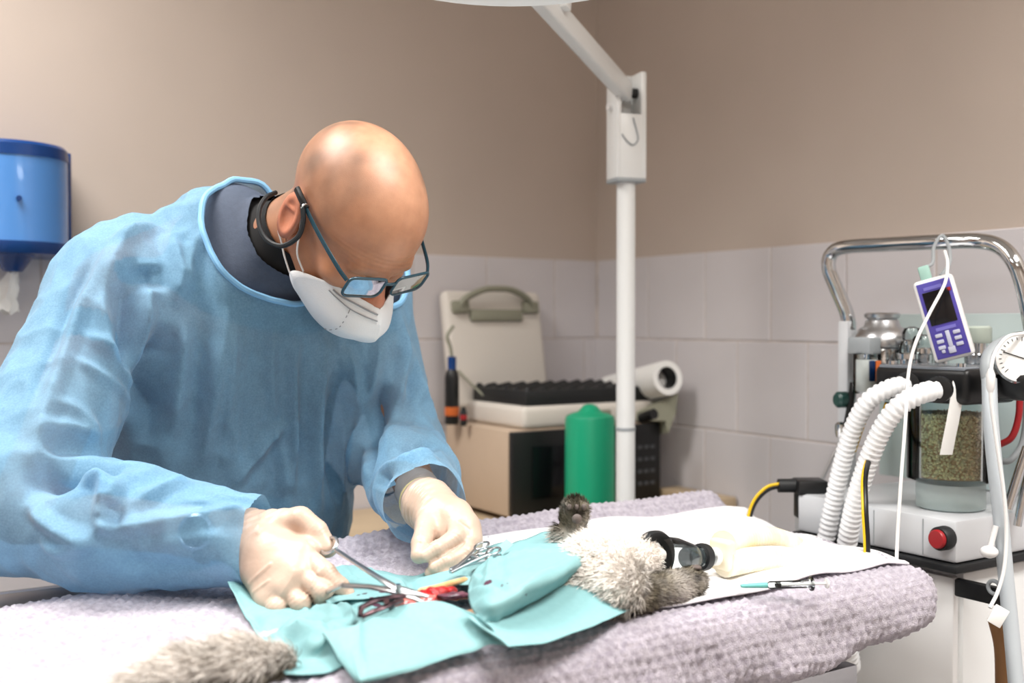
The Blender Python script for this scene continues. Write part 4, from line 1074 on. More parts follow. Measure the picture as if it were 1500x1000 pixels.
G().box(mc-mf*.0188-mu*.047-mxr*.012, (.005, .002, .005), bxm, .001).obj('key', M_button, fp)
G().box(mc+mu*.072-mxr*.008, (.016, .012, .022), bxm, .003).obj('probe_plug', mat('pale_teal_plastic', (150, 186, 176), .4), mo)
G().tube(crom([mc+mu*.08-mxr*.008, P(1366, 385, 1.63), P(1368, 362, 1.70), P(1380, 345, 1.735), P(1390, 362, 1.70), P(1391, 385, 1.64), mc+mu*.062+mxr*.012], 8), .0028, 8).obj('hook', M_grey, mo)
G().tube(crom([P(1384, 368, 1.62), P(1388, 385, 1.58), P(1384, 415, 1.55), P(1362, 458, 1.53), P(1342, 500, 1.52), P(1331, 545, 1.515), P(1326, 620, 1.47), P(1320, 700, 1.455), P(1315, 780, 1.45), P(1313, 840, 1.45), P(1313, 900, 1.46)], 8), .0024, 8).obj('sample_line', M_whitep, mo)
#@@PERSON
# ================================================================== PERSON
HC = P(531, 291, 1.46)                                   # centre of the cranium
ha = Vector((.70, .70, .09)); hf = Vector((.50, -.40, -.76)); hf = (hf-ha*(hf.dot(ha)/ha.length_squared)).normalized(); ha.normalize(); hu = hf.cross(ha)
HAX = (ha, hf, hu)
def H(x, y, z): return HC+ha*x+hf*y+hu*z
SR, SL = V(-.555, 1.515, 1.272), V(-.245, 1.70, 1.285)   # shoulder joints
ER, EL = V(-.600, 1.315, 1.000), V(-.178, 1.70, 1.030)   # elbows
WR, WL = P(362, 788, 1.272), P(620, 738, 1.415)          # wrists
PEL = V(-.468, 1.72, .94); CHEST = V(-.425, 1.635, 1.19)
NB = V(-.385, 1.595, 1.318)                              # neck base
HB = H(0, -.045, -.075)
per = thing('person', V(PEL.x, PEL.y, 0), 'bald surgeon in blue gown, white mask and glasses bending over the table', 'person')
FOOT = [V(PEL.x, PEL.y, 0)-TV*.11, V(PEL.x, PEL.y, 0)+TV*.11]
TRP = [P(215, 380, 1.56), P(338, 325, 1.60)]                # top of the back
def torso_d(p):
    d = d_cap(p, PEL, CHEST, .128, .118)
    d = smin(d, d_cap(p, PEL-TV*.07, CHEST-TV*.08, .10, .105), .06)
    d = smin(d, d_cap(p, PEL+TV*.07, CHEST+TV*.08, .10, .105), .06)
    d = smin(d, d_cap(p, SR, SL, .062), .09)
    d = smin(d, d_cap(p, NB-V(.03, -.03, .03), HB, .060, .054), .06)
    d = smin(d, d_cap(p, TRP[0], TRP[1], .045, .050), .05)
    return d
def body_d(p):
    d = torso_d(p)+.010
    for S_, E_, W_ in ((SR, ER, WR), (SL, EL, WL)):
        d = smin(d, d_cap(p, S_, E_, .050, .036), .04)
        d = smin(d, d_cap(p, E_, W_, .036, .027), .02)
    for F_ in FOOT:
        d = smin(d, d_cap(p, V(F_.x, F_.y, .90), V(F_.x, F_.y, .50), .085, .06), .05)
        d = smin(d, d_cap(p, V(F_.x, F_.y, .50), V(F_.x, F_.y, .10), .058, .04), .03)
    return d
def head_d(p):
    q = (p-A3(HC))@np.array([tuple(ha), tuple(hf), tuple(hu)], np.float32).T
    d = d_ell(q, (0, -.008, .002), (.081, .104, .090))
    d = smin(d, d_ell(q, (0, .038, -.008), (.066, .062, .066)), .03)
    d = smin(d, d_ell(q, (0, .040, -.075), (.057, .056, .066)), .03)
    d = smin(d, d_ell(q, (0, .052, -.125), (.040, .040, .026)), .03)
    d = smin(d, d_cap(q, (-.058, -.005, -.085), (-.028, .065, -.135), .020, .018), .03)
    d = smin(d, d_cap(q, (.058, -.005, -.085), (.028, .065, -.135), .020, .018), .03)
    d = smin(d, d_cap(q, (-.036, .088, -.034), (.036, .088, -.034), .0115), .018)
    for s in (-1, 1):
        d = smin(d, d_ell(q, (.043*s, .066, -.068), (.022, .022, .016)), .02)
        d = smax(d, -d_ell(q, (.031*s, .108, -.053), (.019, .020, .013)), .012)
        d = smin(d, d_ell(q, (.031*s, .083, -.052), (.0145, .0145, .0135)), .004)
        d = smin(d, d_cap(q, (.018*s, .099, -.0375), (.046*s, .090, -.037), .0052, .0045), .006)
    d = smin(d, d_cap(q, (0, .094, -.040), (0, .116, -.079), .0075, .0105), .012)
    for s in (-1, 1): d = smin(d, d_ell(q, (.011*s, .109, -.083), (.0085, .010, .008)), .007)
    # forehead wrinkles
    wr = .0007*np.sin(q[..., 2]*900+6*np.sin(q[..., 0]*28))*np.exp(-((q[..., 2]+.016)/.016)**2)*np.exp(-((q[..., 1]-.095)/.03)**2)
    d = d+wr
    # ears
    for s in (-1, 1):
        c = (.083*s, -.020, -.050)
        sx, sy = math.sin(.16), math.cos(.16)
        eax = ((sy*s, -sx, 0), (sx*s, sy, 0), (0, 0, 1))
        e = d_ell(q, c, (.0085, .025, .037), eax)
        c2 = (c[0]+.0075*s, c[1]+.004, c[2]+.004)
        e = smax(e, -d_ell(q, c2, (.006, .0155, .025), eax), .004)
        e = smin(e, d_ell(q, (.081*s, -.004, -.058), (.006, .006, .007)), .004)
        e = smin(e, d_cap(q, (.085*s, -.028, -.040), (.085*s, -.014, -.035), .0028), .004)
        d = smin(d, e, .007)
    # neck
    d = smin(d, d_cap(p, HB, NB, .053, .060), .03)
    return d
lo = np.array(HC)-.20; hi = np.array(HC)+.165
lo[0] -= .06; hi[1] += .05
hv, hfc = nets(head_d, lo, hi, .0024)
bm_ = (hv > lo+.004).all(1) & (hv < hi-.004).all(1)
hv, hfc = keep(hv, hfc, bm_)
bv, bfc = nets(body_d, (-.76, 1.16, .06), (.02, 1.98, 1.40), .011)
bv2, bfc2 = keep(bv, bfc, (head_d(bv) > -.010) | (bv[:, 2] < 1.2))
allv = np.concatenate([hv, bv2]); allf = np.concatenate([hfc, bfc2+len(hv)])
# skin: colour varies over the head (stubble, redder ears and nose, paler crown)
M_skin = bpy.data.materials.new('tanned_skin'); M_skin.use_nodes = True
b = BS(M_skin); at = N_(M_skin, 'ShaderNodeAttribute', attribute_name='col')
nz1 = N_(M_skin, 'ShaderNodeTexNoise'); nz1.inputs['Scale'].default_value = 45; nz1.inputs['Detail'].default_value = 6
tc = N_(M_skin, 'ShaderNodeTexCoord'); L_(M_skin, tc.outputs['Object'], nz1.inputs['Vector'])
mxs = N_(M_skin, 'ShaderNodeMix', data_type='RGBA', blend_type='MULTIPLY'); mxs.inputs[0].default_value = 1.0
rmp = N_(M_skin, 'ShaderNodeValToRGB'); rmp.color_ramp.elements[0].position = .3; rmp.color_ramp.elements[0].color = (.80, .76, .74, 1); rmp.color_ramp.elements[1].position = .7; rmp.color_ramp.elements[1].color = (1, 1, 1, 1)
L_(M_skin, nz1.outputs['Fac'], rmp.inputs['Fac']); L_(M_skin, at.outputs['Color'], mxs.inputs[6]); L_(M_skin, rmp.outputs['Color'], mxs.inputs[7]); L_(M_skin, mxs.outputs[2], b.inputs['Base Color'])
b.inputs['Roughness'].default_value = .42; b.inputs['Specular IOR Level'].default_value = .5
b.inputs['Subsurface Weight'].default_value = .12; b.inputs['Subsurface Radius'].default_value = (.012, .005, .003); b.inputs['Subsurface Scale'].default_value = .3
nz2 = N_(M_skin, 'ShaderNodeTexNoise'); nz2.inputs['Scale'].default_value = 900; L_(M_skin, tc.outputs['Object'], nz2.inputs['Vector'])
bp = N_(M_skin, 'ShaderNodeBump'); bp.inputs['Strength'].default_value = .18; bp.inputs['Distance'].default_value = .001; L_(M_skin, nz2.outputs['Fac'], bp.inputs['Height']); L_(M_skin, bp.outputs['Normal'], b.inputs['Normal'])
body = npobj('body', allv, allf, M_skin, per)
def skin_col(v):
    q = (v-A3(HC))@np.array([tuple(ha), tuple(hf), tuple(hu)], np.float32).T
    base = np.array(lin(200, 140, 104)[:3]); stub = np.array(lin(138, 108, 90)[:3]); red = np.array(lin(204, 122, 96)[:3]); pale = np.array(lin(214, 166, 136)[:3])
    c = np.tile(base, (len(v), 1))
    sm = lambda x, w: 1/(1+np.exp(-x/w))
    # shaved hair around the sides and back of the head
    side = sm((np.abs(q[:, 0])-.034)/.010, 1)*sm((.045-q[:, 1]+.2*(q[:, 2]))/.012, 1)*sm((q[:, 2]+.045)/.012, 1)
    backh = sm((-.045-q[:, 1])/.012, 1)
    st = np.clip(np.maximum(side, backh)*(.75+.25*vnoise(v, 150, 31)), 0, 1)[:, None]
    c = c*(1-st)+stub*st
    beard = (sm((-.072-q[:, 2])/.008, 1)*sm((q[:, 1]+.01)/.01, 1)*.35)[:, None]
    c = c*(1-beard)+stub*beard
    crown = (sm((q[:, 2]-.045)/.02, 1)*(1-st[:, 0])*.6)[:, None]; c = c*(1-crown)+pale*crown
    ear = (sm((np.abs(q[:, 0])-.078)/.003, 1)*sm((.01-q[:, 1])/.004, 1)*sm((-.01-q[:, 2])/.005, 1))[:, None]; c = c*(1-.6*ear)+red*.6*ear
    nose = np.exp(-((q[:, 0]/.018)**2+((q[:, 1]-.112)/.022)**2+((q[:, 2]+.075)/.02)**2))[:, None]; c = c*(1-.7*nose)+red*.7*nose
    brow = (np.exp(-((np.abs(q[:, 0])-.032)/.016)**2-((q[:, 2]+.037)/.005)**2)*sm((q[:, 1]-.08)/.004, 1))[:, None]; c = c*(1-.45*brow)+stub*.45*brow
    return np.clip(c, 0, 1)
set_col(body, skin_col(allv))

def snap(v, f, s, n, s0, band=.012):
    """pull the ragged cut edge onto the cutting plane"""
    e = np.concatenate([f[:, [k, (k+1) % 4]] for k in range(4)]); es = np.sort(e, 1)
    u, c = np.unique(es, axis=0, return_counts=True); bd = np.unique(u[c == 1])
    bd = bd[np.abs(s[bd]-s0) < band]
    v = v.copy(); v[bd] -= (s[bd]-s0)[:, None]*A3(n)[None]
    return v
# ---- clothing under the gown
QA = V(-.452, 1.50, 1.392); QN = Vector((.32, -.50, .80)).normalized()
def side_s(v): return ((v-A3(QA))@A3(QN)).astype(np.float32)
# ---- gown
CUFR = WR.lerp(ER, .02); CUFL = WL.lerp(EL, .03)
def gown_d(p):
    d = d_cap(p, PEL-ZV*.02, CHEST, .165, .135)
    d = smin(d, d_cap(p, PEL-TV*.08, CHEST-TV*.09, .135, .125), .06)
    d = smin(d, d_cap(p, PEL+TV*.08, CHEST+TV*.09, .135, .125), .06)
    d = smin(d, d_cap(p, SR, SL, .075), .09)
    d = smin(d, d_cap(p, NB-V(.03, -.03, .03), NB+V(.02, -.02, .01), .072, .072), .06)
    d = smin(d, d_cap(p, TRP[0], TRP[1], .056, .060), .06)
    d = smin(d, d_cap(p, V(PEL.x, PEL.y, .92), V(PEL.x, PEL.y, .45), .155, .165), .08)
    # right sleeve: wide, sagging under the forearm
    d = smin(d, d_cap(p, SR, ER+V(-.01, .02, .03), .078, .088), .05)
    d = smin(d, d_cap(p, ER+V(.0, 0, .0), WR.lerp(ER, .55)-ZV*.006, .072, .074), .045)
    d = smin(d, d_cap(p, WR.lerp(ER, .60)-ZV*.004, WR+(WR-ER).normalized()*.03-ZV*.004, .072, .050), .03)
    # left sleeve
    d = smin(d, d_cap(p, SL, EL, .074, .066), .05)
    d = smin(d, d_cap(p, EL, WL.lerp(EL, .5), .064, .062), .03)
    d = smin(d, d_cap(p, WL.lerp(EL, .5), WL+(WL-EL).normalized()*.03, .062, .052), .03)
    return d
v_, f_ = nets(gown_d, (-.78, 1.13, .70), (.02, 2.02, 1.50), .0038)
cutR = (v_-A3(WR))@A3((WR-ER).normalized()); cutL = (v_-A3(WL))@A3((WL-EL).normalized())
nearR = np.linalg.norm(v_-A3(WR), axis=1) < .11; nearL = np.linalg.norm(v_-A3(WL), axis=1) < .11
_b0 = BVHTree.FromPolygons([Vector(x) for x in v_.tolist()], [tuple(x) for x in f_.tolist()])
_h = [_b0.ray_cast(Vector((0, 0, CZ)), ray(*c).normalized())[0] for c in ((300, 322), (335, 385), (425, 441))]
if all(x is not None for x in _h):
    _n = (_h[2]-_h[0]).cross(TV*.7+NV*.25+ZV*.30).normalized(); _n = _n if _n.dot(HC-_h[0]) > 0 else -_n
    QA, QN = (_h[0]+_h[2])/2, _n
ss = side_s(v_)
nearN = np.linalg.norm(v_-A3(NB), axis=1) < .26
v_, f_ = keep(v_, f_, ~((ss > 0) & nearN) & ~(nearR & (cutR > .012)) & ~(nearL & (cutL > .004)))
v_ = snap(v_, f_, side_s(v_), QN, 0.0)
v_ = snap(v_, f_, (v_-A3(WR))@A3((WR-ER).normalized()), (WR-ER).normalized(), .012, .008)
v_ = snap(v_, f_, (v_-A3(WL))@A3((WL-EL).normalized()), (WL-EL).normalized(), .004, .008)
gv0, gf0 = v_, f_
M_scrub = mat('slate_blue_scrub', (72, 82, 100), .8, var=.06, scale=120, bump=.1, bscale=400)
M_under = mat('black_undershirt', (18, 18, 20), .85)
def scrub_d(p):
    d = torso_d(p)-.008+.034*np.clip((-.02-side_s(p))/.06, 0, 1)
    for S_, E_ in ((SR, ER), (SL, EL)): d = smin(d, d_cap(p, S_, S_.lerp(E_, .3), .054, .046), .04)
    d = smin(d, d_cap(p, V(PEL.x, PEL.y, .95), V(PEL.x, PEL.y, .86), .13, .13), .05)
    return d
v_, f_ = nets(scrub_d, (-.76, 1.25, .68), (.02, 1.98, 1.52), .007)
ss = side_s(v_); v_, f_ = keep(v_, f_, ss < .028)
v_ = relax(v_, f_, 2)
v_ = snap(v_, f_, side_s(v_), QN, .028)
npobj('scrub_top', v_, f_, M_scrub, per)
v_, f_ = nets(lambda p: torso_d(p)-.005, (-.56, 1.36, 1.15), (-.15, 1.80, 1.52), .005)
ss = side_s(v_); v_, f_ = keep(v_, f_, (ss < .056) & (ss > -.03))
v_ = relax(v_, f_, 2)
v_ = snap(v_, f_, side_s(v_), QN, .056)
npobj('undershirt_collar', v_, f_, M_under, per)
def trous_d(p):
    d = None
    for F_ in FOOT:
        e = smin(d_cap(p, V(F_.x, F_.y, .92), V(F_.x, F_.y, .50), .105, .085), d_cap(p, V(F_.x, F_.y, .50), V(F_.x, F_.y, .09), .085, .075), .04)
        d = e if d is None else smin(d, e, .05)
    return smax(d, .07-p[..., 2], .01)
v_, f_ = nets(trous_d, (-.80, 1.44, .04), (-.16, 1.98, 1.02), .014)
npobj('trousers', v_, f_, M_scrub, per)
for F_ in FOOT:
    fw = -NV
    G().sphere(F_+fw*.055+ZV*.042, (.048, .135, .042), (TV, -NV, ZV), 20, 12).obj('shoe', M_whitep, per)

v_, f_ = gv0, gf0
bvh = BVHTree.FromPolygons([Vector(x) for x in v_.tolist()], [tuple(x) for x in f_.tolist()])
def hit(px_, py_):
    r_ = bvh.ray_cast(Vector((0, 0, CZ)), ray(px_, py_).normalized())
    return r_[0]
nrm = fnormals(v_, f_)
dsp = .0014*vnoise(v_, 38, 71)+.0006*vnoise(v_, 90, 72)
vst = v_*np.array([1, 1, .45], np.float32)
dsp += .0022*(1-2*np.abs(vnoise(vst, 42, 81)).clip(0, 1))+.0020*(1-2*np.abs(vnoise(v_, 75, 82)).clip(0, 1))
# hanging folds of the skirt and the chest run up and down
tc_ = v_@Tn
torsoM = 1/(1+np.exp((np.linalg.norm((v_-A3(CHEST))*np.array([1, 1, .45], np.float32), axis=1)-.20)/.02))
dsp += torsoM*(.0050*tri(tc_*62+8*v_[:, 2])+.0022*tri(tc_*141-5*v_[:, 2]))
CRE = [  # polyline in the picture, height, width
 ([(205, 312), (165, 395), (150, 470), (163, 560)], .009, .009), ([(250, 338), (263, 400), (256, 452)], .008, .008), ([(228, 380), (214, 450), (211, 560)], .007, .006),
 ([(170, 345), (118, 455), (66, 600), (40, 700)], .006, .006), ([(112, 485), (160, 518), (208, 578)], .0035, .004), ([(100, 520), (150, 552), (200, 592)], .004, .004),
 ([(178, 395), (182, 470), (188, 545)], -.011, .010), ([(214, 388), (222, 430)], -.010, .009), ([(238, 470), (218, 560), (214, 650)], -.018, .012),
 ([(140, 360), (100, 455), (50, 600)], -.005, .006),
 ([(275, 450), (266, 560), (255, 640)], .005, .006), ([(332, 450), (318, 560), (300, 660), (290, 700)], .006, .007), ([(432, 470), (430, 560), (428, 725)], .006, .004),
 ([(480, 495), (466, 600), (461, 700), (470, 750)], .007, .006), ([(508, 505), (518, 565), (530, 605)], .008, .007), ([(556, 480), (546, 560), (528, 640), (512, 730)], .009, .006),
 ([(428, 612), (380, 660), (332, 718)], .007, .006), ([(588, 455), (592, 530), (576, 620)], .007, .006), ([(620, 560), (560, 660)], .004, .006),
 ([(447, 480), (444, 600), (440, 720)], -.006, .007), ([(495, 540), (488, 640), (490, 740)], -.007, .009), ([(560, 560), (545, 640), (530, 730)], -.014, .009),
 ([(300, 470), (290, 560), (278, 650)], -.004, .008), ([(370, 470), (360, 600), (350, 700)], -.004, .010),
 ([(100, 700), (152, 708), (150, 745), (148, 785)], .010, .005), ([(35, 735), (95, 778), (150, 792)], .008, .005), ([(150, 790), (160, 775), (250, 765), (330, 755), (380, 752)], .008, .005),
 ([(190, 742), (240, 716), (290, 708)], .007, .006), ([(150, 790), (100, 803), (60, 792)], .006, .005), ([(176, 700), (166, 740), (152, 785)], .007, .004), ([(165, 735), (156, 770)], -.010, .006),
 ([(30, 705), (90, 695), (150, 682), (190, 676)], -.018, .011), ([(60, 655), (120, 652), (160, 668)], -.007, .007), ([(40, 640), (90, 625), (150, 640)], .004, .006),
 ([(210, 800), (290, 785), (350, 790)], .004, .008), ([(170, 820), (250, 832), (330, 828)], -.004, .012),
 ([(552, 690), (590, 682), (640, 668)], .008, .006), ([(575, 655), (610, 655), (645, 645)], -.010, .007), ([(578, 706), (612, 692), (650, 700)], .005, .005), ([(552, 688), (575, 715), (582, 745)], -.007, .006),
 ([(618, 690), (640, 712), (665, 735)], .004, .005), ([(600, 500), (612, 560), (640, 620)], .006, .007), ([(606, 520), (598, 590), (575, 640)], -.006, .007),
 ([(345, 470), (338, 560), (330, 640)], .004, .004), ([(400, 470), (398, 560), (404, 640)], .004, .004), ([(505, 620), (500, 690), (498, 750)], .005, .004), ([(410, 640), (416, 700), (412, 730)], .004, .005), ([(300, 720), (330, 735), (375, 735)], .004, .004), ([(260, 735), (320, 742), (380, 770)], .003, .004), ([(70, 590), (110, 600), (150, 640)], .003, .005),
 ([(230, 322), (190, 345), (160, 360)], .005, .007), ([(300, 330), (282, 380), (276, 430)], .006, .006)]
for pl, amp, wid in CRE:
    q = [hit(c.x, c.y) for c in resample(crom([V(c[0], c[1], 0) for c in pl], 6), 9.0)]; q = [x for x in q if x is not None]
    if len(q) < 2: continue
    qa = np.array([tuple(x) for x in q], np.float32)
    near = np.where(np.linalg.norm(v_-qa.mean(0), axis=1) < np.linalg.norm(qa-qa.mean(0), axis=1).max()+.05)[0]
    vv = v_[near]; best = np.full(len(near), 9.0, np.float32); par_ = np.zeros(len(near), np.float32)
    for i in range(len(q)-1):
        a_ = qa[i]; ab = qa[i+1]-a_; w_ = vv-a_; t_ = np.clip((w_@ab)/max(float(ab@ab), 1e-9), 0, 1)
        d_ = np.linalg.norm(w_-t_[:, None]*ab, axis=1); m_ = d_ < best
        best[m_] = d_[m_]; par_[m_] = (i+t_[m_])/(len(q)-1)
    taper = np.clip(np.minimum(par_, 1-par_)*4, 0, 1)
    pr_ = np.clip(1-best/(wid*2.8), 0, 1)**1.2
    dsp[near] += 2.3*amp*taper*pr_
v_ = (v_+nrm*dsp[:, None]).astype(np.float32)
v_ = relax(v_, f_, 1, .2)
M_gown = bpy.data.materials.new('blue_nonwoven_gown'); M_gown.use_nodes = True
b = BS(M_gown); b.inputs['Roughness'].default_value = .7; b.inputs['Specular IOR Level'].default_value = .25; b.inputs['Sheen Weight'].default_value = .25
tc = N_(M_gown, 'ShaderNodeTexCoord')
n1 = N_(M_gown, 'ShaderNodeTexNoise'); n1.inputs['Scale'].default_value = 420; n1.inputs['Detail'].default_value = 5; L_(M_gown, tc.outputs['Object'], n1.inputs['Vector'])
n2 = N_(M_gown, 'ShaderNodeTexNoise'); n2.inputs['Scale'].default_value = 60; n2.inputs['Detail'].default_value = 3; L_(M_gown, tc.outputs['Object'], n2.inputs['Vector'])
rc = N_(M_gown, 'ShaderNodeValToRGB'); rc.color_ramp.elements[0].position = .3; rc.color_ramp.elements[1].position = .7
rc.color_ramp.elements[0].color = lin(126, 175, 208); rc.color_ramp.elements[1].color = lin(136, 184, 215)
L_(M_gown, n1.outputs['Fac'], rc.inputs['Fac']); L_(M_gown, rc.outputs['Color'], b.inputs['Base Color'])
bp = N_(M_gown, 'ShaderNodeBump'); bp.inputs['Strength'].default_value = .05; bp.inputs['Distance'].default_value = .001; L_(M_gown, n1.outputs['Fac'], bp.inputs['Height']); L_(M_gown, bp.outputs['Normal'], b.inputs['Normal'])
tl = N_(M_gown, 'ShaderNodeBsdfTranslucent'); L_(M_gown, rc.outputs['Color'], tl.inputs['Color'])
tp_ = N_(M_gown, 'ShaderNodeBsdfTransparent'); tp_.inputs[0].default_value = (.75, .88, 1, 1)
m1_ = N_(M_gown, 'ShaderNodeMixShader'); m1_.inputs[0].default_value = .12; L_(M_gown, b.outputs[0], m1_.inputs[1]); L_(M_gown, tl.outputs[0], m1_.inputs[2])
mr = N_(M_gown, 'ShaderNodeMapRange'); mr.inputs[1].default_value = .3; mr.inputs[2].default_value = .7; mr.inputs[3].default_value = .42; mr.inputs[4].default_value = .26
ad = N_(M_gown, 'ShaderNodeMath', operation='ADD'); L_(M_gown, n1.outputs['Fac'], ad.inputs[0]); L_(M_gown, n2.outputs['Fac'], ad.inputs[1])
hf_ = N_(M_gown, 'ShaderNodeMath', operation='MULTIPLY'); hf_.inputs[1].default_value = .5; L_(M_gown, ad.outputs[0], hf_.inputs[0]); L_(M_gown, hf_.outputs[0], mr.inputs[0])
m2_ = N_(M_gown, 'ShaderNodeMixShader'); L_(M_gown, mr.outputs[0], m2_.inputs[0]); L_(M_gown, m1_.outputs[0], m2_.inputs[1]); L_(M_gown, tp_.outputs[0], m2_.inputs[2])
L_(M_gown, m2_.outputs[0], M_gown.node_tree.nodes['Material Output'].inputs['Surface'])
gown = npobj('gown', v_, f_, M_gown, per)
# bound neckline, and the tie knot at the nape
M_bind = mat('blue_binding', (132, 186, 226), .7)
def rim_loop(v, f, cond):
    e = np.concatenate([f[:, [k, (k+1) % 4]] for k in range(4)]); es = np.sort(e, 1)
    u, c = np.unique(es, axis=0, return_counts=True); be = u[c == 1]
    be = be[cond(v[be].mean(1))]
    adj = {}
    for a_, b_ in be.tolist(): adj.setdefault(a_, []).append(b_); adj.setdefault(b_, []).append(a_)
    best = []
    seen = set()
    for s0_ in adj:
        if s0_ in seen: continue
        chain = [s0_]; seen.add(s0_); cur_ = s0_
        while True:
            nx = [k for k in adj[cur_] if k not in seen]
            if not nx: break
            cur_ = nx[0]; seen.add(cur_); chain.append(cur_)
        if len(chain) > len(best): best = chain
    return best
lp = rim_loop(v_, f_, lambda c: np.linalg.norm(c-A3(NB), axis=1) < .28)
if len(lp) > 20:
    pts = v_[lp].astype(np.float64)
    for _ in range(10): pts = (pts+np.roll(pts, 1, 0)+np.roll(pts, -1, 0))/3
    G().tube([Vector(x) for x in pts[::3]], .0045, 8, closed=True).obj('neck_binding', M_bind, gown)
kn_ = P(333, 291, 1.60)
G().tube(crom([kn_+V(-.03, .01, -.012), kn_+V(-.01, .0, .004), kn_+V(.0, 0, .014), kn_+V(.008, 0, .002), kn_+V(.03, .0, -.002), kn_+V(.055, -.005, .0)], 6), [.003]*31, 8).obj('tie', M_bind, gown)
G().grid([[kn_+V(-.008+.004*i, 0.002*j, -.004+.018*(1-abs(i-2)/2.2)*(j/3)) for i in range(5)] for j in range(4)]).obj('tie_end', M_bind, gown)

# ---- watch under the right sleeve
wx = (WR-ER).normalized(); wc_ = WR.lerp(ER, .17); wo = (V(0, 0, CZ)-wc_); wo = (wo-wx*wo.dot(wx)).normalized()
wt = thing_w = G().torus(wc_, wx, .0305, .006, 28, 8).obj('watch', M_rubber, per)
G().lathe(wc_+wo*.030, wo, [(.021, -.004), (.0215, .0), (.0215, .006), (.018, .008), (.017, .007)], 28).obj('watch_case', M_steel, wt)
G().lathe(wc_+wo*.030, wo, [(.0175, .0), (.0175, .0075), (.001, .0076)], 28).obj('watch_face', M_black, wt)

# ---- gloves
M_glove = mat('cream_latex_glove', (190, 164, 147), .34, rgb2=(198, 174, 157), scale=25, bump=.06, bscale=120, spec=.45)
def finger(q, ch, rs, k=.004):
    d = None
    for i in range(len(ch)-1):
        e = d_cap(q, ch[i], ch[i+1], rs[i], rs[i+1]); d = e if d is None else smin(d, e, k)
    return d
def glove(name, mcps, fingers, thumb, wrist, fore, palm_r, lab, lines=()):
    def fn(p):
        d = d_cap(p, fore, wrist, .031, .0285)
        for m_, r_ in zip(mcps, palm_r): d = smin(d, d_cap(p, wrist, m_, .021, r_), .022)
        for a_, b_ in zip(mcps, mcps[1:]): d = smin(d, d_cap(p, a_, b_, .0125, .0125), .014)
        d = smin(d, d_cap(p, wrist.lerp(mcps[3], .25), mcps[3], .018, .0135), .016)
        d = smin(d, finger(p, thumb, [.018, .0145, .0125, .0105]), .010)
        for ch in fingers: d = smin(d, finger(p, ch, [.0122, .0108, .0098, .0084]), .0022)
        return d
    pts = np.array([tuple(x) for x in mcps+[x for f in fingers for x in f]+thumb+[wrist, fore]])
    gv_, gf_ = nets(fn, pts.min(0)-.04, pts.max(0)+.04, .0019)
    n_ = fnormals(gv_, gf_)
    ax_ = A3((mcps[1]-wrist).normalized()); s_ = (gv_-A3(wrist))@ax_
    wr_ = np.exp(-((s_+.005)/.028)**2)
    # tension wrinkles round the wrist, small crinkles at the finger joints
    cr = wr_*.0011*np.sin(s_*620+3*vnoise(gv_, 60, 5))
    for ch in fingers+[thumb]:
        for j in (1, 2):
            a_ = A3((ch[j+1]-ch[j-1]).normalized()); sj = (gv_-A3(ch[j]))@a_; rj = np.linalg.norm(gv_-A3(ch[j]), axis=1)
            cr = cr+.0007*np.sin(sj*1500)*np.exp(-(rj/.013)**2)
    gv_ = (gv_+n_*(cr+.0005*vnoise(gv_, 170, 9))[:, None]).astype(np.float32)
    bv_ = BVHTree.FromPolygons([Vector(x) for x in gv_.tolist()], [tuple(x) for x in gf_.tolist()])
    n_ = fnormals(gv_, gf_); add = np.zeros(len(gv_), np.float32)
    for pl, amp, wid in lines:
        q = [bv_.ray_cast(Vector((0, 0, CZ)), ray(*c).normalized())[0] for c in pl]; q = [x for x in q if x is not None]
        if len(q) < 2: continue
        dm = np.full(len(gv_), 9.0, np.float32)
        for a_, b_ in zip(crom(q, 3), crom(q, 3)[1:]): dm = np.minimum(dm, d_cap(gv_.copy(), a_, b_, 0.0))
        add += amp*np.exp(-(dm/wid)**2)
    gv_ = (gv_+n_*add[:, None]).astype(np.float32)
    return npobj(name, gv_, gf_, M_glove, per, lab)
# right hand: back of the hand to the camera, thumb in the upper ring, index along the shank
mR = [P(446, 812, 1.232), P(438, 840, 1.216), P(421, 862, 1.211), P(398, 877, 1.217)]
fR = [[mR[0], P(477, 838, 1.206), P(498, 858, 1.198), P(509, 871, 1.196)],
      [mR[1], P(474, 866, 1.190), P(470, 882, 1.208), P(452, 880, 1.228)],
      [mR[2], P(441, 884, 1.190), P(440, 889, 1.212), P(428, 880, 1.232)],
      [mR[3], P(406, 888, 1.196), P(408, 888, 1.215), P(402, 880, 1.235)]]
thR = [P(400, 768, 1.272), P(440, 760, 1.262), P(465, 778, 1.252), P(481, 803, 1.243)]
glove('glove', mR, fR, thR, WR, WR.lerp(ER, .28), [.0165, .0165, .0155, .0150], 'cream latex glove on the right hand gripping the needle holder',
      [([(364, 856), (380, 840), (396, 826)], .0016, .0018), ([(370, 868), (394, 850)], .0014, .0016), ([(446, 878), (462, 850), (474, 818)], .0020, .0018), ([(408, 876), (424, 852), (432, 836)], .0012, .0018), ([(452, 792), (466, 806), (474, 814)], -.0025, .003), ([(384, 752), (378, 780)], .0012, .0018)])
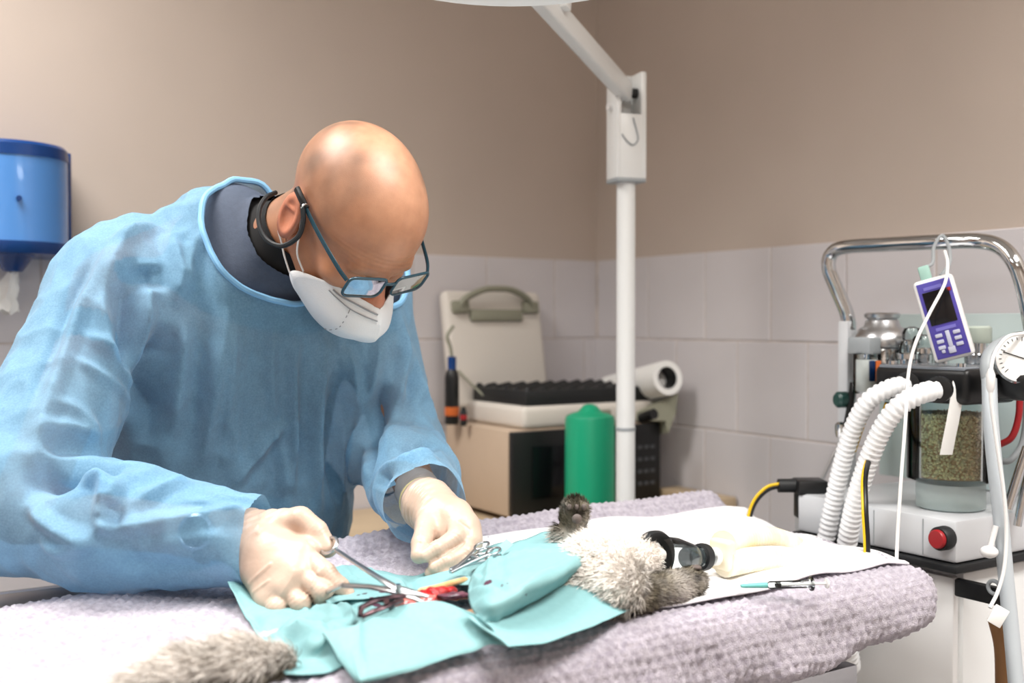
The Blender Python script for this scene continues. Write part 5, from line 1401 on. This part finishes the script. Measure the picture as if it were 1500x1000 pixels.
# left hand: seen from the thumb side, fingertips pinched to the left
mL = [P(668, 752, 1.372), P(681, 772, 1.352), P(684, 795, 1.342), P(678, 812, 1.340)]
fL = [[mL[0], P(668, 786, 1.325), P(641, 803, 1.306), P(623, 814, 1.300)],
      [mL[1], P(683, 808, 1.318), P(655, 822, 1.302), P(637, 830, 1.298)],
      [mL[2], P(682, 824, 1.312), P(655, 838, 1.300), P(632, 839, 1.302)],
      [mL[3], P(676, 832, 1.318), P(652, 842, 1.318), P(634, 842, 1.318)]]
thL = [P(628, 748, 1.392), P(624, 774, 1.352), P(618, 796, 1.322), P(614, 813, 1.306)]
gl = glove('glove', mL, fL, thL, WL+V(.006, -.005, 0), WL.lerp(EL, .22), [.0165, .0165, .0155, .0145], 'cream latex glove on the left hand with pinched fingertips',
           [([(616, 772), (636, 776)], .0012, .0014), ([(615, 782), (634, 786)], .0012, .0014), ([(614, 792), (630, 796)], .0011, .0013), ([(668, 770), (684, 782)], .0015, .0016), ([(672, 764), (688, 776)], -.0012, .0015), ([(650, 812), (666, 806), (680, 794)], -.0022, .002)])
cd0 = (WL-EL).normalized()
G().torus(WL+V(.003, 0, 0)-cd0*.012, cd0, .0305, .0032, 32, 8).obj('cuff_roll', mat('latex_roll', (228, 206, 150), .45), gl)

# ---- mask
M_mask = mat('white_mask_fabric', (232, 233, 235), .8, bump=.12, bscale=500)
def mgrid(sg):
    cen_ = [(0, .128, -.080), (0, .140, -.092), (0, .148, -.108), (0, .150, -.122), (0, .128, -.148), (0, .098, -.168), (0, .070, -.172)]
    mid_ = [(.030*sg, .104, -.076), (.036*sg, .113, -.091), (.041*sg, .119, -.109), (.043*sg, .118, -.125), (.040*sg, .100, -.148), (.034*sg, .076, -.164), (.028*sg, .058, -.168)]
    edg_ = [(.052*sg, .080, -.078), (.064*sg, .060, -.087), (.071*sg, .040, -.098), (.074*sg, .026, -.110), (.072*sg, .022, -.122), (.060*sg, .032, -.142), (.040*sg, .044, -.158)]
    return net([[H(*c) for c in r] for r in (cen_, mid_, edg_)], 6, 8)
mkp = G()
for sg in (-1, 1): mkp.grid(mgrid(sg))
msk = mkp.obj('face_mask', M_mask, per, 60, label='white folded respirator mask over nose and chin')
md = msk.modifiers.new('solid', 'SOLIDIFY'); md.thickness = .0015; md.offset = 0
# nose clip, seam and dashed weld lines
def on_mask(u, v, sg=-1, off=.0022):
    A = mgrid(sg); i = min(len(A)-1, int(u*(len(A)-1))); j = min(len(A[0])-1, int(v*(len(A[0])-1)))
    p = A[i][j]; c = H(0, .05, -.11); return p+(p-c).normalized()*off
M_line = mat('grey_weld', (150, 152, 156), .7)
G().tube(crom([on_mask(u, .10+.02*u) for u in (.12, .3, .5, .7, .85)], 6), .0012, 6).obj('nose_clip', M_line, msk)
G().tube(crom([on_mask(u, .17+.02*u) for u in (.12, .3, .5, .7, .85)], 6), .0008, 6).obj('nose_clip', M_line, msk)
g = G()
for k in range(14):
    a_ = on_mask(.52+.012*k*0, .18+.042*k, off=.0016); b_ = on_mask(.52, .18+.042*k+.02, off=.0016)
    if (b_-a_).length > 1e-4: g.tube([a_, b_], .0007, 5)
wl_ = g.obj('weld_line', M_line, msk); wl_['kind'] = 'stuff'
M_elast = mat('white_elastic', (236, 236, 236), .7)
for sg in (-1, 1):
    G().tube(crom([H(.071*sg, .040, -.096), H(.079*sg, .022, -.080), H(.081*sg, .010, -.055), H(.083*sg, -.002, -.030), H(.081*sg, -.022, -.012)], 6), .0013, 6).obj('ear_loop', M_elast, msk)
    G().tube(crom([H(.074*sg, .022, -.118), H(.079*sg, .004, -.105), H(.082*sg, -.012, -.092), H(.084*sg, -.026, -.082), H(.080*sg, -.038, -.060)], 6), .0013, 6).obj('ear_loop', M_elast, msk)

# ---- glasses
M_frame = mat('dark_teal_frame', (34, 70, 84), .22, coat=.4)
M_lens = bpy.data.materials.new('lens'); M_lens.use_nodes = True
_t = N_(M_lens, 'ShaderNodeBsdfTransparent'); _t.inputs[0].default_value = (.90, .95, .97, 1)
_g = N_(M_lens, 'ShaderNodeBsdfGlossy'); _g.inputs['Roughness'].default_value = .03
_f = N_(M_lens, 'ShaderNodeFresnel'); _f.inputs[0].default_value = 1.28
_m = N_(M_lens, 'ShaderNodeMixShader'); L_(M_lens, _f.outputs[0], _m.inputs[0]); L_(M_lens, _t.outputs[0], _m.inputs[1]); L_(M_lens, _g.outputs[0], _m.inputs[2])
L_(M_lens, _m.outputs[0], M_lens.node_tree.nodes['Material Output'].inputs['Surface'])
GY, GZ = .119, -.045
fr = None
def lens_loop(sg, inset=0.0):
    x0, x1 = .009+inset, .067-inset; z0, z1 = GZ-.017+inset, GZ+.017-inset
    pts = []
    for (cx, cz, a0) in ((x1-.008, z1-.008, 0), (x0+.008, z1-.008, 90), (x0+.010, z0+.010, 180), (x1-.010, z0+.010, 270)):
        for k in range(5):
            a_ = math.radians(a0+22.5*k); rr_ = .008 if cz > GZ else .010
            x_ = cx+rr_*math.cos(a_); z_ = cz+rr_*math.sin(a_)
            pts.append(H(sg*x_, GY-.16*max(0, x_-.02)**1.0*.9, z_))
    return pts
gl_ = G()
for sg in (-1, 1): gl_.tube(lens_loop(sg), .0021, 8, closed=True)
gl_.tube(crom([H(-.010, GY-.001, GZ+.006), H(0, GY+.002, GZ+.008), H(.010, GY-.001, GZ+.006)], 5), .0022, 8)
fr = gl_.obj('glasses', M_frame, per, 60, label='dark teal rectangular glasses low on the nose')
for sg in (-1, 1):
    lp_ = lens_loop(sg, .001); c_ = sum(lp_, Vector())/len(lp_)+hf*.001
    G().add([c_]+lp_, [(0, i+1, (i+1) % len(lp_)+1) for i in range(len(lp_))]).obj('lens', M_lens, fr)
    flt = crom([H(.068*sg, GY-.009, GZ+.010), H(.076*sg, .090, GZ+.016), H(.0845*sg, .040, GZ+.026), H(.0885*sg, .004, GZ+.034)], 6)
    G().tube(flt, .0036, 8, flat=.5, up=hu).obj('temple', M_frame, fr)
    tipp = crom([H(.0885*sg, .006, GZ+.034), H(.0895*sg, -.010, GZ+.037), H(.0885*sg, -.026, GZ+.038)], 6)
    G().tube(tipp, .0055, 10, flat=.7, up=hu).obj('temple_tip', M_black, fr)
    G().torus(H(.0895*sg, .004, GZ+.034), (hf*.9+hu*.2), .0052, .0014, 14, 6).obj('cord_ring', M_chrome, fr)
cd1 = crom([P(443, 300, 1.400), P(444, 322, 1.400), P(437, 346, 1.402), P(414, 360, 1.41), P(392, 352, 1.42), P(380, 330, 1.43), P(380, 306, 1.44), P(390, 289, 1.455), P(404, 282, 1.475)], 8)
G().tube(cd1, .0034, 8).obj('retainer_cord', mat('black_cord', (24, 28, 32), .6), fr)

# ================================================================== turn everything so that the room's walls lie along X and Y
ROT = Matrix.Rotation(-tn_rot, 4, 'Z')
done = set()
for o in list(sc.objects):
    if o.type in ('CAMERA', 'LIGHT'):
        o.matrix_world = ROT @ (Matrix.Translation(o.location) @ o.rotation_euler.to_matrix().to_4x4())
    elif o.name.split('.')[0] == 'tile':
        o.location = ROT @ o.location; o.rotation_euler.z -= tn_rot
    elif o.type == 'EMPTY':
        o.location = ROT @ o.location
    else:
        if o.data.name not in done: o.data.transform(ROT); done.add(o.data.name)
for o in sc.objects:
    if o.parent is not None and o.parent.type == 'EMPTY':
        o.matrix_parent_inverse = Matrix.Translation(o.parent.location).inverted()
bpy.context.view_layer.update()
